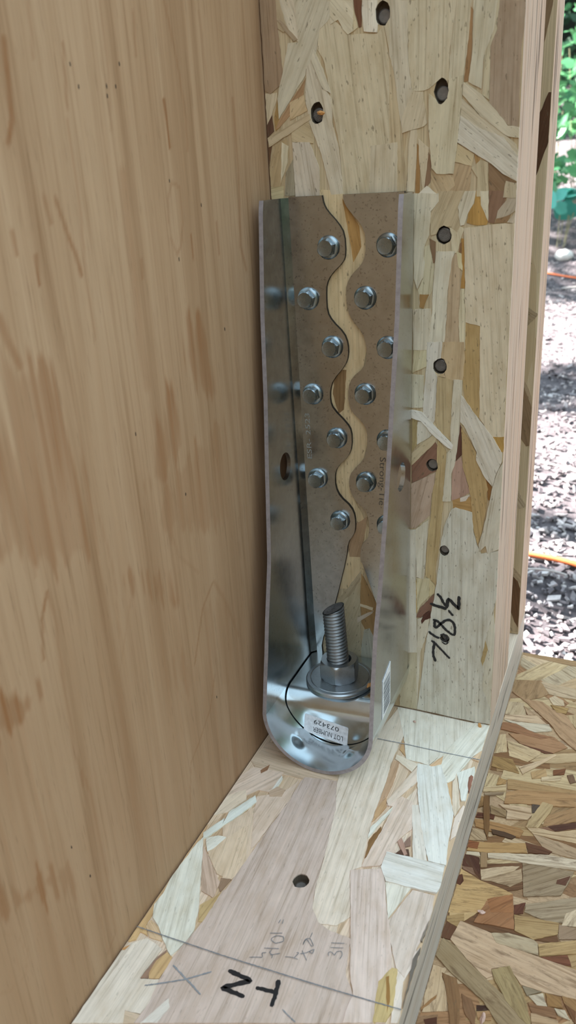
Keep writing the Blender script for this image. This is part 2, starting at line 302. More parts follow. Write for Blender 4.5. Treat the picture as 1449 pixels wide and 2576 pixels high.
STUD_MARKER=[(148,[9893,6009,10124,5888,10034,5383,10041,4879,10206,4433]),(119,[10136,5876,10503,5504,10846,5154,11164,4855]),(143,[9703,6678,9910,6524,10201,6359,10441,6322]),(104,[10486,6523,10721,6676,10951,6474,10849,6207,10635,6166,10488,6413]),(71,[10589,6075,10735,5965,10855,5905,11042,6080,10849,6235]),(141,[9967,7626,10230,7619,10519,7374,10809,7047,11241,6747,11406,6724,11459,6978,11425,7431,11313,7680,11076,7825,10796,7721,10518,7428,10191,7042,10083,7076,10111,7571]),(168,[9774,8802,10023,8750,10260,8698,10543,8653,10873,8590]),(139,[10222,9617,10483,9396,10630,9052,10822,8793]),(128,[10991,8530,11159,8320,11314,8161]),(174,[10872,8643,10961,9396,11281,9082,11672,8701,11636,9664])]
PLATE_MARKER=[(230,[5647,-22669,6926,-22763,5750,-23586,6976,-23614]),(196,[7272,-23008,8216,-22897]),(217,[8128,-22256,8280,-22934,8331,-23609])]
PLATE_PENCIL=[(53,[110,-22152,2106,-22125,5022,-22080,7966,-21969,9973,-21885,11903,-21786,13945,-21662]),(59,[7118,-3870,9420,-3799,11800,-3802,14085,-3730]),(77,[2991,-23380,3898,-23781,4288,-23937,5001,-24259]),(64,[2259,-24797,2990,-24399,3927,-23831,4923,-23025]),(55,[8882,-23547,9247,-23730,9655,-23891])]
PLATE_NUMBERS=[(35,[6873,-19157,6859,-19419]),(35,[7012,-19106,7055,-19383]),(34,[6682,-20099,7282,-19874]),(34,[6900,-20300,7063,-20098,7416,-20037,7521,-20278,7196,-20539,6900,-20441,6900,-20300]),(33,[6767,-20976,7475,-20744]),(33,[7192,-21224,7630,-20958]),(33,[7167,-20894,7113,-21119,7324,-21174,7349,-21366]),(33,[6291,-21698,6604,-21567,6927,-21459,6767,-21249,6980,-21169]),(33,[8508,-20115,8493,-19773,8696,-19662,9013,-19994,8956,-20084,8547,-19753,8474,-19955,8508,-20115]),(34,[8684,-19631,8682,-19314]),(33,[8576,-20432,9000,-20876]),(33,[8543,-20648,8836,-20470,9083,-20173]),(33,[8918,-20371,9123,-20429,9110,-20163]),(33,[7918,-21051,8299,-20941,8428,-20959,8584,-20967]),(33,[8364,-20950,8492,-20599,8360,-20649]),(33,[9755,-19543,10405,-19333]),(33,[9818,-19794,10438,-19595]),(33,[9905,-20269,9812,-20102,9922,-19993,10156,-20141,10186,-19894,10386,-19785,10513,-19973,10456,-20228])]
PLY_LINES=[(16,0.7,[-2084,3995,-2100,3851,-2111,3752,-2152,3677]),(6,0.5,[-1763,4014,-1780,3882,-1789,3802]),(11,1.0,[-1082,3862,-1076,3765,-1073,3667]),(7,0.35,[-995,4255,-960,4137,-923,3983,-898,3787,-912,3650]),(7,0.35,[-1255,4178,-1272,4017]),(6,0.3,[-1150,3346,-1138,3449,-1088,3516,-1019,3496,-1023,3337,-1064,3232,-1108,3200,-1147,3276]),(16,0.6,[-1943,3488,-1905,3357,-1874,3280,-1856,3202]),(15,0.45,[-2009,3498,-1992,3407]),(10,0.85,[-2106,3304,-2112,3199]),(10,0.5,[-2210,3396,-2207,3315]),(25,0.5,[-2349,3116,-2332,3029,-2295,2934]),(8,0.6,[-958,3277,-958,3166]),(6,0.5,[-682,3313,-681,3156]),(9,0.6,[-1417,3216,-1420,3131]),(16,0.4,[-394,3894,-386,3552,-429,3171,-378,3039]),(37,0.22,[-1476,3559,-1490,3371,-1483,3139,-1514,2866,-1495,2660]),(13,0.6,[-2379,2039,-2437,1943,-2469,1777]),(13,0.4,[-2371,2034,-2361,1901,-2379,1682,-2397,1243,-2347,980,-2342,493,-2366,123,-2444,77]),(13,0.5,[-1092,1432,-1227,1339,-1300,1203,-1372,1068]),(22,0.35,[-1071,1421,-960,1221,-853,942]),(12,0.45,[-1178,865,-1260,698,-1428,570,-1532,512,-1605,203]),(9,0.5,[-2385,1146,-2387,1059]),(6,0.3,[-2989,829,-2918,749,-2882,615,-2920,520,-3003,529,-3059,577]),(18,0.3,[-2464,516,-2439,233,-2431,62]),(11,0.25,[-1844,1739,-2021,1411,-2034,1078,-2017,699,-2031,317]),(10,0.2,[-1646,1167,-1707,704,-1771,211]),(8,0.3,[-1800,3761,-1804,3553,-1807,3393,-1834,3184,-1827,2944]),(9,0.3,[-721,1680,-758,1167,-899,684]),(10,0.3,[-1466,1988,-1402,1739,-1227,1561]),(10,0.25,[-1983,2203,-1938,1891,-1976,1600]),(11,0.3,[-2423,2386,-2422,2132]),(10,0.3,[-1974,398,-1960,108]),(9,0.3,[-1368,145,-1472,-5]),(11,0.2,[-681,4248,-659,3968,-645,3613]),(8,0.25,[-1490,4189,-1487,3985,-1522,3725]),(7,0.3,[-1926,4131,-1944,3947])]
PLY_PATCHES=[(0,0.45,[-2379,3010,-2278,2916,-2175,2876,-2139,2742,-2101,2600,-2065,2434,-2068,2260,-2077,2056,-2256,2104,-2580,2292]),(0,0.55,[-1077,2896,-960,2876,-877,2759,-831,2538,-829,2428,-1036,2504,-1117,2707]),(0,0.5,[-1367,2570,-1322,2558,-1257,2419,-1263,2296,-1379,2210,-1575,2158,-1599,2207,-1466,2402]),(0,0.38,[-1089,2240,-805,2310,-754,2062,-802,1663,-1618,1968,-1435,2126]),(0,0.6,[-2732,1747,-2643,1666,-2516,1694,-2504,1647,-2632,1621,-2758,1656]),(0,0.5,[-1822,1833,-1662,1775,-1531,1688,-1510,1517,-1627,1602,-1716,1694,-1805,1761]),(0,0.3,[-1610,1242,-1421,1047,-1169,913,-638,514,-647,458,-1620,1101]),(0,0.55,[-2948,977,-2834,879,-2713,865,-2543,788,-2483,561,-2474,476,-2690,751,-2844,845,-2961,928]),(0,0.25,[-2758,1656,-2632,1621,-2513,1614,-2489,1314,-2514,899,-2703,900,-2938,1009]),(0,0.2,[-2961,928,-2695,733,-2498,502,-2470,108,-2612,-201,-3096,448]),(0,0.3,[-1227,1339,-997,1293,-771,778,-692,550,-1337,1020])]
PLY_SPOTS=[(9,0,[-1107,3526]),(5,0,[-1405,3976]),(6,0,[-1516,3889]),(5,0,[-1451,3891]),(5,0,[-1519,3853]),(5,0,[-1702,3876]),(4,0,[-1736,3951]),(4,0,[-828,3405]),(6,0,[-1095,3177]),(7,0,[-1636,2470]),(9,0,[-694,2771]),(9,0,[-1182,720]),(7,0,[-2529,842]),(6,0,[-1270,2034]),(5,0,[-2453,596])]
FLANGE_DEPTH=[(0.34,0.0283),(0.278,0.0358),(0.23,0.0438),(0.18,0.053),(0.13,0.063),(0.1,0.071),(0.0685,0.078),(0.0375,0.083)]
FLANGE_LEFT=[(0.3386,0.0057),(0.2773,0.0057),(0.2328,0.0078),(0.1865,0.0093),(0.1385,0.0115),(0.0767,0.0119),(0.0363,0.0109)]
FLANGE_RIGHT=[(0.3392,0.0877),(0.2783,0.0876),(0.226,0.0866),(0.1708,0.0858),(0.1247,0.0847),(0.1015,0.0839),(0.0652,0.084),(0.0394,0.0839)]
SLOT_LEFT=[(0.0333,0.3408),(0.034,0.3357),(0.036,0.3319),(0.0425,0.3251),(0.0461,0.3192),(0.0465,0.308),(0.0449,0.3037),(0.0373,0.2971),(0.0341,0.2915),(0.0336,0.2847),(0.0338,0.2755),(0.0368,0.2701),(0.0441,0.2632),(0.0464,0.2569),(0.0465,0.2498),(0.0443,0.2437),(0.0363,0.2348),(0.034,0.2285),(0.0337,0.221),(0.0356,0.216),(0.0442,0.2076),(0.0472,0.2026),(0.0472,0.1923),(0.0444,0.1854),(0.0369,0.1781),(0.0351,0.1725),(0.0351,0.1643),(0.0381,0.1577),(0.0455,0.1516),(0.0481,0.1449),(0.0481,0.1364),(0.0469,0.132),(0.0426,0.1257),(0.0415,0.1153),(0.0327,0.0807),(0.0277,0.0641),(0.0203,0.0449),(0.021,0.0335)]
SLOT_RIGHT=[(0.0458,0.3407),(0.0466,0.3352),(0.0509,0.3297),(0.0566,0.3236),(0.0588,0.3174),(0.0584,0.3078),(0.0561,0.3024),(0.05,0.297),(0.0467,0.2915),(0.046,0.2847),(0.047,0.2756),(0.05,0.2703),(0.0558,0.2635),(0.0581,0.2561),(0.0582,0.249),(0.0561,0.2429),(0.0484,0.2366),(0.0459,0.2303),(0.0457,0.2216),(0.0475,0.2154),(0.0546,0.209),(0.0576,0.2034),(0.0573,0.1918),(0.0546,0.1842),(0.0468,0.1763),(0.0447,0.1707),(0.0448,0.1639),(0.0481,0.1566),(0.0547,0.1512),(0.0575,0.1446),(0.0576,0.1362),(0.0565,0.1304),(0.0517,0.1249),(0.0509,0.1137),(0.0528,0.111),(0.0647,0.0738)]
SCREW_SPOTS=[(0.0363,0.312),(0.0224,0.2832),(0.0366,0.2549),(0.0226,0.2252),(0.0376,0.1977),(0.0235,0.1695),(0.0378,0.1413),(0.0717,0.3126),(0.0579,0.2838),(0.0711,0.2554),(0.0567,0.2269),(0.0704,0.1986),(0.0563,0.17),(0.0696,0.142)]
NAIL_SPOTS=[(0.069,0.4247),(0.0313,0.3819),(0.0999,0.3869),(0.1024,0.3169),(0.1015,0.2448),(0.0978,0.1838),(0.1062,0.1274),(0.108,0.0632)]
PLATE_NAIL=(0.0689,-0.1651)
LOT_CORNERS=[(0.0283,0.0231),(0.0585,0.0187),(0.0572,0.0041),(0.0267,0.0088)]
STAMP_L=[(0.02,0.1819),(0.0195,0.2125)]
STAMP_R=[(0.0655,0.1875),(0.0644,0.1527)]
NUT_PHASE=37.5
CRUMBS=[([0.0677,-0.0392,0.0428],(0.0016,0.0012,0.0022),0),([0.0339,-0.0008,0.3818],(0.0022,0.0012,0.0012),0),([0.0911,-0.0134,0.0013],(0.0013,0.001,0.0006),1),([0.1579,-0.1168,-0.0388],(0.0022,0.0012,0.0008),1),([0.1701,-0.1791,-0.0388],(0.003,0.0016,0.0008),1),([0.1336,-0.0039,0.0014],(0.0022,0.0012,0.0008),0)]
STONE=(-.215,4.02)
PL_A=[-0.252,4.2,0.133]
PL_B=[-0.275,4.6,0.284]
PL_C=[-0.344,5.2,0.682]
PL_D=[-0.393,5.4,1.08]
TREE_CLUMPS=[(.80,150,.05),(1.04,120,.05),(2.0,620,.25),(4.2,1700,.95)]


# ------------------------------------------------------------------ helpers
rnd = random.Random(7)
def lin(h):
    h = h.lstrip('#'); o = []
    for i in (0, 2, 4):
        c = int(h[i:i+2], 16)/255; o.append(c/12.92 if c <= .04045 else ((c+.055)/1.055)**2.4)
    return o
def alb(h, E):
    c = [min(.82, c/e) for c, e in zip(lin(h), E)]; g = sum(c)/3
    return tuple(v*.86+g*.14 for v in c)+(1,)

def link(o, parent=None):
    COL.objects.link(o)
    if parent is not None: o.parent = parent
    return o
def meshobj(name, verts, faces, mat, parent=None, smooth=False, midx=None):
    me = bpy.data.meshes.new(name); me.from_pydata([tuple(v) for v in verts], [], [tuple(f) for f in faces])
    mats = mat if isinstance(mat, (list, tuple)) else [mat]
    for m in mats: me.materials.append(m)
    if midx is not None: me.polygons.foreach_set('material_index', midx)
    if smooth: me.polygons.foreach_set('use_smooth', [True]*len(me.polygons))
    me.update(); o = bpy.data.objects.new(name, me); return link(o, parent)
def bmobj(name, bm, mat, parent=None, smooth=False):
    bmesh.ops.recalc_face_normals(bm, faces=bm.faces[:])
    me = bpy.data.meshes.new(name); bm.to_mesh(me); bm.free()
    for m in (mat if isinstance(mat, (list, tuple)) else [mat]): me.materials.append(m)
    if smooth: me.polygons.foreach_set('use_smooth', [True]*len(me.polygons))
    return link(bpy.data.objects.new(name, me), parent)
def tag(o, label=None, cat=None, group=None, kind=None):
    if label: o['label'] = label
    if cat: o['category'] = cat
    if group: o['group'] = group
    if kind: o['kind'] = kind
    return o
def empty(name, loc=(0, 0, 0)):
    o = bpy.data.objects.new(name, None); o.location = loc; o.empty_display_size = .01; return link(o)
def box(bm, x0, x1, y0, y1, z0, z1):
    v = [bm.verts.new(p) for p in [(x0,y0,z0),(x1,y0,z0),(x1,y1,z0),(x0,y1,z0),(x0,y0,z1),(x1,y0,z1),(x1,y1,z1),(x0,y1,z1)]]
    for f in [(0,3,2,1),(4,5,6,7),(0,1,5,4),(1,2,6,5),(2,3,7,6),(3,0,4,7)]: bm.faces.new([v[i] for i in f])
def flat(o, mod=None):
    """bake an object's modifiers into its mesh"""
    dg = bpy.context.evaluated_depsgraph_get(); dg.update()
    me = bpy.data.meshes.new_from_object(o.evaluated_get(dg)); old = o.data
    o.modifiers.clear(); o.data = me
    if old.users == 0: bpy.data.meshes.remove(old)
def carve(o, cutter_bm):
    me = bpy.data.meshes.new('cut'); bmesh.ops.recalc_face_normals(cutter_bm, faces=cutter_bm.faces[:]); cutter_bm.to_mesh(me); cutter_bm.free()
    c = bpy.data.objects.new('cut', me); COL.objects.link(c)
    m = o.modifiers.new('b', 'BOOLEAN'); m.operation = 'DIFFERENCE'; m.object = c; m.solver = 'EXACT'
    bpy.context.view_layer.update(); flat(o)
    bpy.data.objects.remove(c); bpy.data.meshes.remove(me)
def prism(bm, pts, axis, a, b):
    """closed prism over a 2D outline, extruded along an axis from a to b"""
    def P(q, h): return (h, q[0], q[1]) if axis == 0 else ((q[0], h, q[1]) if axis == 1 else (q[0], q[1], h))
    va = [bm.verts.new(P(q, a)) for q in pts]; vb = [bm.verts.new(P(q, b)) for q in pts]
    n = len(pts); bm.faces.new(va); bm.faces.new(vb[::-1])
    for i in range(n): bm.faces.new((va[i], va[(i+1) % n], vb[(i+1) % n], vb[i]))
def text_mesh(body, size, bold=0.0):
    cu = bpy.data.curves.new('t', 'FONT'); cu.body = body; cu.size = size; cu.resolution_u = 3; cu.offset = bold
    o = bpy.data.objects.new('t', cu); COL.objects.link(o); bpy.context.view_layer.update()
    dg = bpy.context.evaluated_depsgraph_get(); me = bpy.data.meshes.new_from_object(o.evaluated_get(dg))
    bpy.data.objects.remove(o); bpy.data.curves.remove(cu); return me
def place_text(name, body, size, origin, xdir, ydir, mat, parent, wide=1.0, length=None, bold=0.0):
    me = text_mesh(body, size, bold); x = Vector(xdir).normalized(); y = Vector(ydir).normalized(); z = x.cross(y)
    co = np.zeros(len(me.vertices)*3); me.vertices.foreach_get('co', co); co = co.reshape(-1, 3)
    if length: wide = length/max(1e-6, co[:, 0].max())
    co[:, 0] *= wide
    M = np.array([x, y, z]); me.vertices.foreach_set('co', (co@M + np.array(origin)).ravel())
    me.materials.clear(); me.materials.append(mat); me.update()
    return link(bpy.data.objects.new(name, me), parent)

# ------------------------------------------------------------------ materials
def new_mat(name):
    m = bpy.data.materials.new(name); m.use_nodes = True; n = m.node_tree.nodes; l = m.node_tree.links
    return m, n, l, n['Principled BSDF']
def N(n, t, **k):
    x = n.new('ShaderNode'+t)
    for a, v in k.items(): setattr(x, a, v)
    return x
def mapping(n, l, scale, src='Object', rot=(0, 0, 0)):
    t = N(n, 'TexCoord'); m = N(n, 'Mapping'); m.inputs['Scale'].default_value = scale; m.inputs['Rotation'].default_value = rot
    l.new(t.outputs[src], m.inputs[0]); return m
def noise(n, l, vec, scale, detail=4, rough=.6, dist=0, four=None):
    x = N(n, 'TexNoise'); x.inputs['Scale'].default_value = scale; x.inputs['Detail'].default_value = detail
    x.inputs['Roughness'].default_value = rough; x.inputs['Distortion'].default_value = dist
    if four is not None: x.noise_dimensions = '4D'; l.new(four, x.inputs['W'])
    l.new(vec.outputs[0], x.inputs['Vector']); return x
def ramp(n, l, src, stops):
    r = N(n, 'ValToRGB'); e = r.color_ramp.elements
    while len(e) < len(stops): e.new(.5)
    for k, (p_, c) in zip(e, stops): k.position = p_; k.color = (c if len(c) == 4 else tuple(c)+(1,)) if not isinstance(c, (int, float)) else (c, c, c, 1)
    l.new(src, r.inputs[0]); return r
def mix(n, l, a, b, fac, mode='MIX'):
    x = N(n, 'MixRGB', blend_type=mode)
    for s, v in ((0, fac), (1, a), (2, b)):
        if hasattr(v, 'is_linked'): l.new(v, x.inputs[s])
        else: x.inputs[s].default_value = v if s == 0 else tuple(v)+((1,) if len(v) == 3 else ())
    return x
def bump(n, l, bs, h, st, dist=.001):
    b = N(n, 'Bump'); b.inputs['Strength'].default_value = st; b.inputs['Distance'].default_value = dist
    l.new(h, b.inputs['Height']); l.new(b.outputs[0], bs.inputs['Normal'])

def strand_material(name, fleck, lo=(.66, .62, .56), stain=0):
    m, n, l, bs = new_mat(name); oi = N(n, 'ObjectInfo'); rnd_ = oi.outputs['Random']
    mul = N(n, 'Math', operation='MULTIPLY'); mul.inputs[1].default_value = 37; l.new(rnd_, mul.inputs[0])
    g1 = noise(n, l, mapping(n, l, (18, 700, 700)), 1, 5, .65, .3, mul.outputs[0])
    g2 = noise(n, l, mapping(n, l, (60, 160, 160)), 1, 4, .6, 0, mul.outputs[0])
    r1 = ramp(n, l, g1.outputs[0], [(.30, lo), (.47, (.97, .97, .96)), (.70, (1.12, 1.11, 1.10))])
    r2 = ramp(n, l, g2.outputs[0], [(.3, (.86, .82, .76)), (.55, (1, 1, 1)), (.75, (1.1, 1.1, 1.08))])
    c = mix(n, l, oi.outputs['Color'], r1.outputs[0], 1, 'MULTIPLY'); c = mix(n, l, c.outputs[0], r2.outputs[0], 1, 'MULTIPLY')
    f = noise(n, l, mapping(n, l, (260, 900, 900)), 1, 2, .5, 0, mul.outputs[0])
    fr = ramp(n, l, f.outputs[0], [(.645, 0), (.70, fleck)])
    c = mix(n, l, c.outputs[0], (.12, .085, .05), fr.outputs[0])
    if stain:
        s1 = noise(n, l, mapping(n, l, (45, 260, 260)), 1, 6, .7, .5, mul.outputs[0]); sr = ramp(n, l, s1.outputs[0], [(.52, 0), (.66, stain)])
        c = mix(n, l, c.outputs[0], (.10, .045, .016), sr.outputs[0])
    l.new(c.outputs[0], bs.inputs['Base Color']); bs.inputs['Roughness'].default_value = .72; bs.inputs['Specular IOR Level'].default_value = .25
    bump(n, l, bs, g1.outputs[0], .35, .0006); return m
M_STRAND = strand_material('pressed_wood_strand', .6)
M_STRAND_FLOOR = strand_material('weathered_wood_strand', .35, (.50, .42, .34), .62)
M_STRAND_DARKFLECK = strand_material('pressed_wood_strand_flecked', .22)

def strand_base(name, scale, cols, rot=(0, 0, 0)):
    m, n, l, bs = new_mat(name)
    mp = mapping(n, l, scale, rot=rot); v = N(n, 'TexVoronoi'); v.inputs['Scale'].default_value = 1; l.new(mp.outputs[0], v.inputs['Vector'])
    r = ramp(n, l, v.outputs['Color'], [(i/(len(cols)-1), c) for i, c in enumerate(cols)])
    g = noise(n, l, mapping(n, l, tuple(s*12 if s > 30 else s for s in scale), rot=rot), 1, 4)
    gr = ramp(n, l, g.outputs[0], [(.3, (.7, .66, .6)), (.6, (1.08, 1.06, 1.03))])
    c = mix(n, l, r.outputs[0], gr.outputs[0], 1, 'MULTIPLY'); l.new(c.outputs[0], bs.inputs['Base Color']); bs.inputs['Roughness'].default_value = .8
    bump(n, l, bs, g.outputs[0], .3, .0006); return m
c_s = [alb(h, E_STUD)[:3] for h in ('#94835f', '#9c8d6c', '#8f7a54', '#a19370', '#86704a')]
c_p = [alb(h, E_PLATE)[:3] for h in ('#c0b294', '#cfc5b2', '#b8a684', '#d4cdbf', '#a88f64')]
c_f = [alb(h, E_FLOOR)[:3] for h in ('#8d744c', '#a89470', '#7a5a34', '#b3a180', '#66482a')]
M_STUD = strand_base('stud_face_strands', (90, 90, 9), c_s)
M_PLATE = strand_base('plate_face_strands', (90, 9, 90), c_p)
M_FLOOR = strand_base('floor_panel_strands', (40, 90, 90), c_f)

def edge_material(name, base, dark, scale, warm):
    m, n, l, bs = new_mat(name)
    g = noise(n, l, mapping(n, l, scale), 1, 6, .7, .2); g2 = noise(n, l, mapping(n, l, tuple(s*.22 for s in scale)), 1, 3)
    r = ramp(n, l, g.outputs[0], [(.34, dark), (.43, tuple(c*.92 for c in base)), (.60, base), (.75, tuple(min(1, c*1.12) for c in base))])
    w = ramp(n, l, g2.outputs[0], [(.4, (1, 1, 1)), (.65, warm)])
    c = mix(n, l, r.outputs[0], w.outputs[0], 1, 'MULTIPLY')
    g3 = noise(n, l, mapping(n, l, tuple(s*(.34 if s > 100 else 1.6) for s in scale)), 1, 3, .55, .3); sl = ramp(n, l, g3.outputs[0], [(.60, 0), (.66, .75)])
    c = mix(n, l, c.outputs[0], tuple(q*.45 for q in dark), sl.outputs[0]); l.new(c.outputs[0], bs.inputs['Base Color']); bs.inputs['Roughness'].default_value = .8
    bump(n, l, bs, g.outputs[0], .5, .0008); return m
M_EDGE = edge_material('stud_sawn_edge', (.65, .48, .38), (.24, .135, .085), (700, 520, 7), (.97, .88, .80))
M_PEDGE = edge_material('plate_sawn_edge', (.60, .505, .445), (.26, .21, .18), (700, 8, 520), (.97, .92, .88))

# plywood face
m, n, l, bs = new_mat('plywood_face'); M_PLY = m
att = N(n, 'Attribute', attribute_name='late')
g1 = noise(n, l, mapping(n, l, (60, 420, 7)), 1, 6, .7, .4); g2 = noise(n, l, mapping(n, l, (30, 60, 3.2)), 1, 4, .55, .6)
g3 = noise(n, l, mapping(n, l, (100, 1100, 45)), 1, 3, .6, 0); g4 = noise(n, l, mapping(n, l, (9, 9, 5)), 1, 3, .5, 0)
base = ramp(n, l, g2.outputs[0], [(.30, (.375, .24, .142)), (.46, (.45, .305, .192)), (.62, (.50, .352, .232)), (.8, (.42, .275, .165))])
tone = ramp(n, l, g4.outputs[0], [(.35, (.97, .89, .83)), (.65, (1.09, 1.03, 1.0))])
c = mix(n, l, base.outputs[0], tone.outputs[0], 1, 'MULTIPLY')
mm = N(n, 'Math', operation='MULTIPLY_ADD'); l.new(g1.outputs[0], mm.inputs[0]); mm.inputs[1].default_value = 2.4; mm.inputs[2].default_value = -.15
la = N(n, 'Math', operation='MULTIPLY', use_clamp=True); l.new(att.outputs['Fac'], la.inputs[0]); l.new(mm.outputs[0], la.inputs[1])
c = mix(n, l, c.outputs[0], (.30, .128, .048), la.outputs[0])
fg = ramp(n, l, g1.outputs[0], [(.30, (.76, .69, .61)), (.46, (.98, .97, .96)), (.72, (1.08, 1.08, 1.08))])
c = mix(n, l, c.outputs[0], fg.outputs[0], 1, 'MULTIPLY')
fl_ = ramp(n, l, g3.outputs[0], [(.62, 0), (.70, .5)]); c = mix(n, l, c.outputs[0], (.2, .11, .055), fl_.outputs[0])
l.new(c.outputs[0], bs.inputs['Base Color']); bs.inputs['Roughness'].default_value = .62; bs.inputs['Specular IOR Level'].default_value = .3
bump(n, l, bs, g1.outputs[0], .12, .0005)

def plain(name, col, rough=.7, metal=0, spec=.5):
    m, n, l, bs = new_mat(name); bs.inputs['Base Color'].default_value = tuple(col)+(1,); bs.inputs['Roughness'].default_value = rough
    bs.inputs['Metallic'].default_value = metal; bs.inputs['Specular IOR Level'].default_value = spec
    g = noise(n, l, mapping(n, l, (300, 300, 300)), 1, 3); r = ramp(n, l, g.outputs[0], [(.3, tuple(c*.82 for c in col)), (.7, tuple(min(1, c*1.12) for c in col))])
    l.new(r.outputs[0], bs.inputs['Base Color']); return m
def zinc(name, col, r0, r1, scale=140, fleck=.35):
    m, n, l, bs = new_mat(name); bs.inputs['Metallic'].default_value = 1
    g = noise(n, l, mapping(n, l, (scale,)*3), 1, 5, .6); g2 = noise(n, l, mapping(n, l, (800,)*3), 1, 2, .5)
    r = ramp(n, l, g.outputs[0], [(.3, tuple(c*.86 for c in col)), (.7, col)])
    f = ramp(n, l, g2.outputs[0], [(.63, 0), (.70, fleck)]); c = mix(n, l, r.outputs[0], (.10, .085, .07), f.outputs[0])
    l.new(c.outputs[0], bs.inputs['Base Color'])
    rr = ramp(n, l, g.outputs[0], [(.3, r0), (.7, r1)]); l.new(rr.outputs[0], bs.inputs['Roughness'])
    return m
M_ZINC = zinc('galvanised_sheet', (.50, .515, .515), .19, .25, 140, .45)
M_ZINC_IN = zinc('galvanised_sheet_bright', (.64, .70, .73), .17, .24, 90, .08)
M_RIM = plain('sheared_edge_gleam', (.40, .38, .42), .35, .6)  # bare cut edge, with its mirror gleam put into the colour
M_SCREW = zinc('zinc_plated_screw', (.30, .35, .38), .24, .32, 200, .05)
M_ROD = zinc('hot_dip_rod', (.36, .37, .38), .42, .55, 500, .25)
M_NUT = zinc('hot_dip_nut', (.46, .49, .52), .32, .46, 500, .2)
M_CUT = plain('flame_cut_end', (.10, .09, .085), .8, .3)
M_NAIL = plain('blued_nail_steel', (.22, .20, .185), .45, .5)
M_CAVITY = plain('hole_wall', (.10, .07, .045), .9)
M_INK = plain('black_marker', (.012, .011, .013), .5)
M_GRAPHITE = plain('pencil_graphite', (.20, .20, .215), .6)
M_GRAPHITE_L = plain('pencil_graphite_faint', (.27, .27, .285), .6)
M_PAPER = plain('white_sticker', (.82, .82, .86), .5)
M_PRINT = plain('black_print', (.03, .03, .035), .5)
M_PRINTG = plain('grey_print', (.16, .17, .20), .5)
M_STAMP = plain('stamped_ink', (.13, .105, .085), .5)
M_EMBOSS_GLINT = plain('stamped_letter_glint', (.34, .35, .34), .4, .3)  # embossed letters, their glints put into the colour
M_SHADED_EDGE = plain('punched_edge_shade', (.035, .035, .038), .5, .6)  # slot edges: the dark reflection they show is put into this colour
M_SHAVE = plain('resin_wood_shaving', (.62, .30, .10), .7)
M_SHAVE_P = plain('pink_wood_shaving', (.62, .40, .32), .7)
M_PIN = plain('pin_knot', (.035, .02, .014), .8)

# ------------------------------------------------------------------ strands on the pressed-wood faces
def rough_outline(pts, step, jit, R):
    out = []; n_ = len(pts)
    for i in range(n_):
        a = Vector(pts[i]); b = Vector(pts[(i+1) % n_]); d = b-a; L = d.length
        if L < 1e-6: continue
        k = max(1, min(9, int(L/step))); nn = Vector((-d.y, d.x))/L
        for j in range(k):
            out.append(a + d*(j/k) + nn*(R.uniform(-jit, jit) if j else R.uniform(-jit, jit)*.4))
    return out
def strand(pts, lev, col, face, parent, R, mat, zoff=0.0):
    """a flat wood strand pressed on a face: 'y' the stud front, 'z' the plate or floor top"""
    P = rough_outline(pts, .0022, .00022, R)
    c = sum((Vector(q) for q in P), Vector((0, 0)))/len(P)
    a = np.array([(q.x-c.x, q.y-c.y) for q in P]); w, v = np.linalg.eigh(a.T@a); ax = v[:, 1]
    if ax[1] < 0: ax = -ax
    X = np.array(ax); Y = np.array((-ax[1], ax[0]))
    if face == 'y': Y = -Y          # keep a right-handed frame when the normal is -y
    uv = np.stack([a@X, a@Y], 1)
    area = .5*np.sum(uv[:, 0]*np.roll(uv[:, 1], -1)-uv[:, 1]*np.roll(uv[:, 0], -1))
    if area < 0: uv = uv[::-1]
    NST[0] += 1; h = .00018+.00013*lev+1.1e-6*(NST[0] % 223); n_ = len(uv)
    # the top is slightly smaller than the foot, so strand edges are bevelled
    verts = [(u, v_, h) for u, v_ in uv]+[(u, v_, -.0001) for u, v_ in uv]
    faces = [tuple(range(n_)), tuple(range(2*n_-1, n_-1, -1))]+[(i, i+n_, (i+1) % n_+n_, (i+1) % n_) for i in range(n_)]
    o = meshobj('wood_strand', verts, faces, mat, parent); o.color = col
    if face == 'y': M = Matrix(((X[0], Y[0], 0, c.x), (0, 0, -1, -zoff), (X[1], Y[1], 0, c.y), (0, 0, 0, 1)))
    else: M = Matrix(((X[0], Y[0], 0, c.x), (X[1], Y[1], 0, c.y), (0, 0, 1, zoff), (0, 0, 0, 1)))
    o.matrix_basis = M; return o
NST = [0]
def unpack(q, s=1e-4): return [(q[i]*s, q[i+1]*s) for i in range(0, len(q), 2)]

# ------------------------------------------------------------------ large structure
W = .1397; HP = .0403
# plywood panel: fine grid where the camera looks, so the growth-ring marks are surface data
ys = np.concatenate([np.linspace(-2.4, -.5, 20)[:-1], np.arange(-.5, .0005, .0013), np.linspace(.002, .19, 12)])
zs = np.concatenate([np.linspace(-.3, -.03, 6)[:-1], np.arange(-.03, .47, .0013), np.linspace(.4705, 3.2, 22)])  # unseen upper part made taller so the wall's shadow reaches further
ny, nz = len(ys), len(zs); YY, ZZ = np.meshgrid(ys, zs, indexing='ij')
late = np.zeros_like(YY)
rs = np.random.RandomState(3)
def vnoise(u, v, seed):
    r = np.random.RandomState(seed).rand(64, 64); iu = np.floor(u).astype(int); iv = np.floor(v).astype(int); fu = u-iu; fv = v-iv
    fu = fu*fu*(3-2*fu); fv = fv*fv*(3-2*fv); g = lambda i, j: r[i % 64, j % 64]
    return (g(iu, iv)*(1-fu)+g(iu+1, iv)*fu)*(1-fv)+(g(iu, iv+1)*(1-fu)+g(iu+1, iv+1)*fu)*fv
streak = vnoise(YY*420+200, ZZ*18+50, 1)*.55+vnoise(YY*150+90, ZZ*8+20, 2)*.45
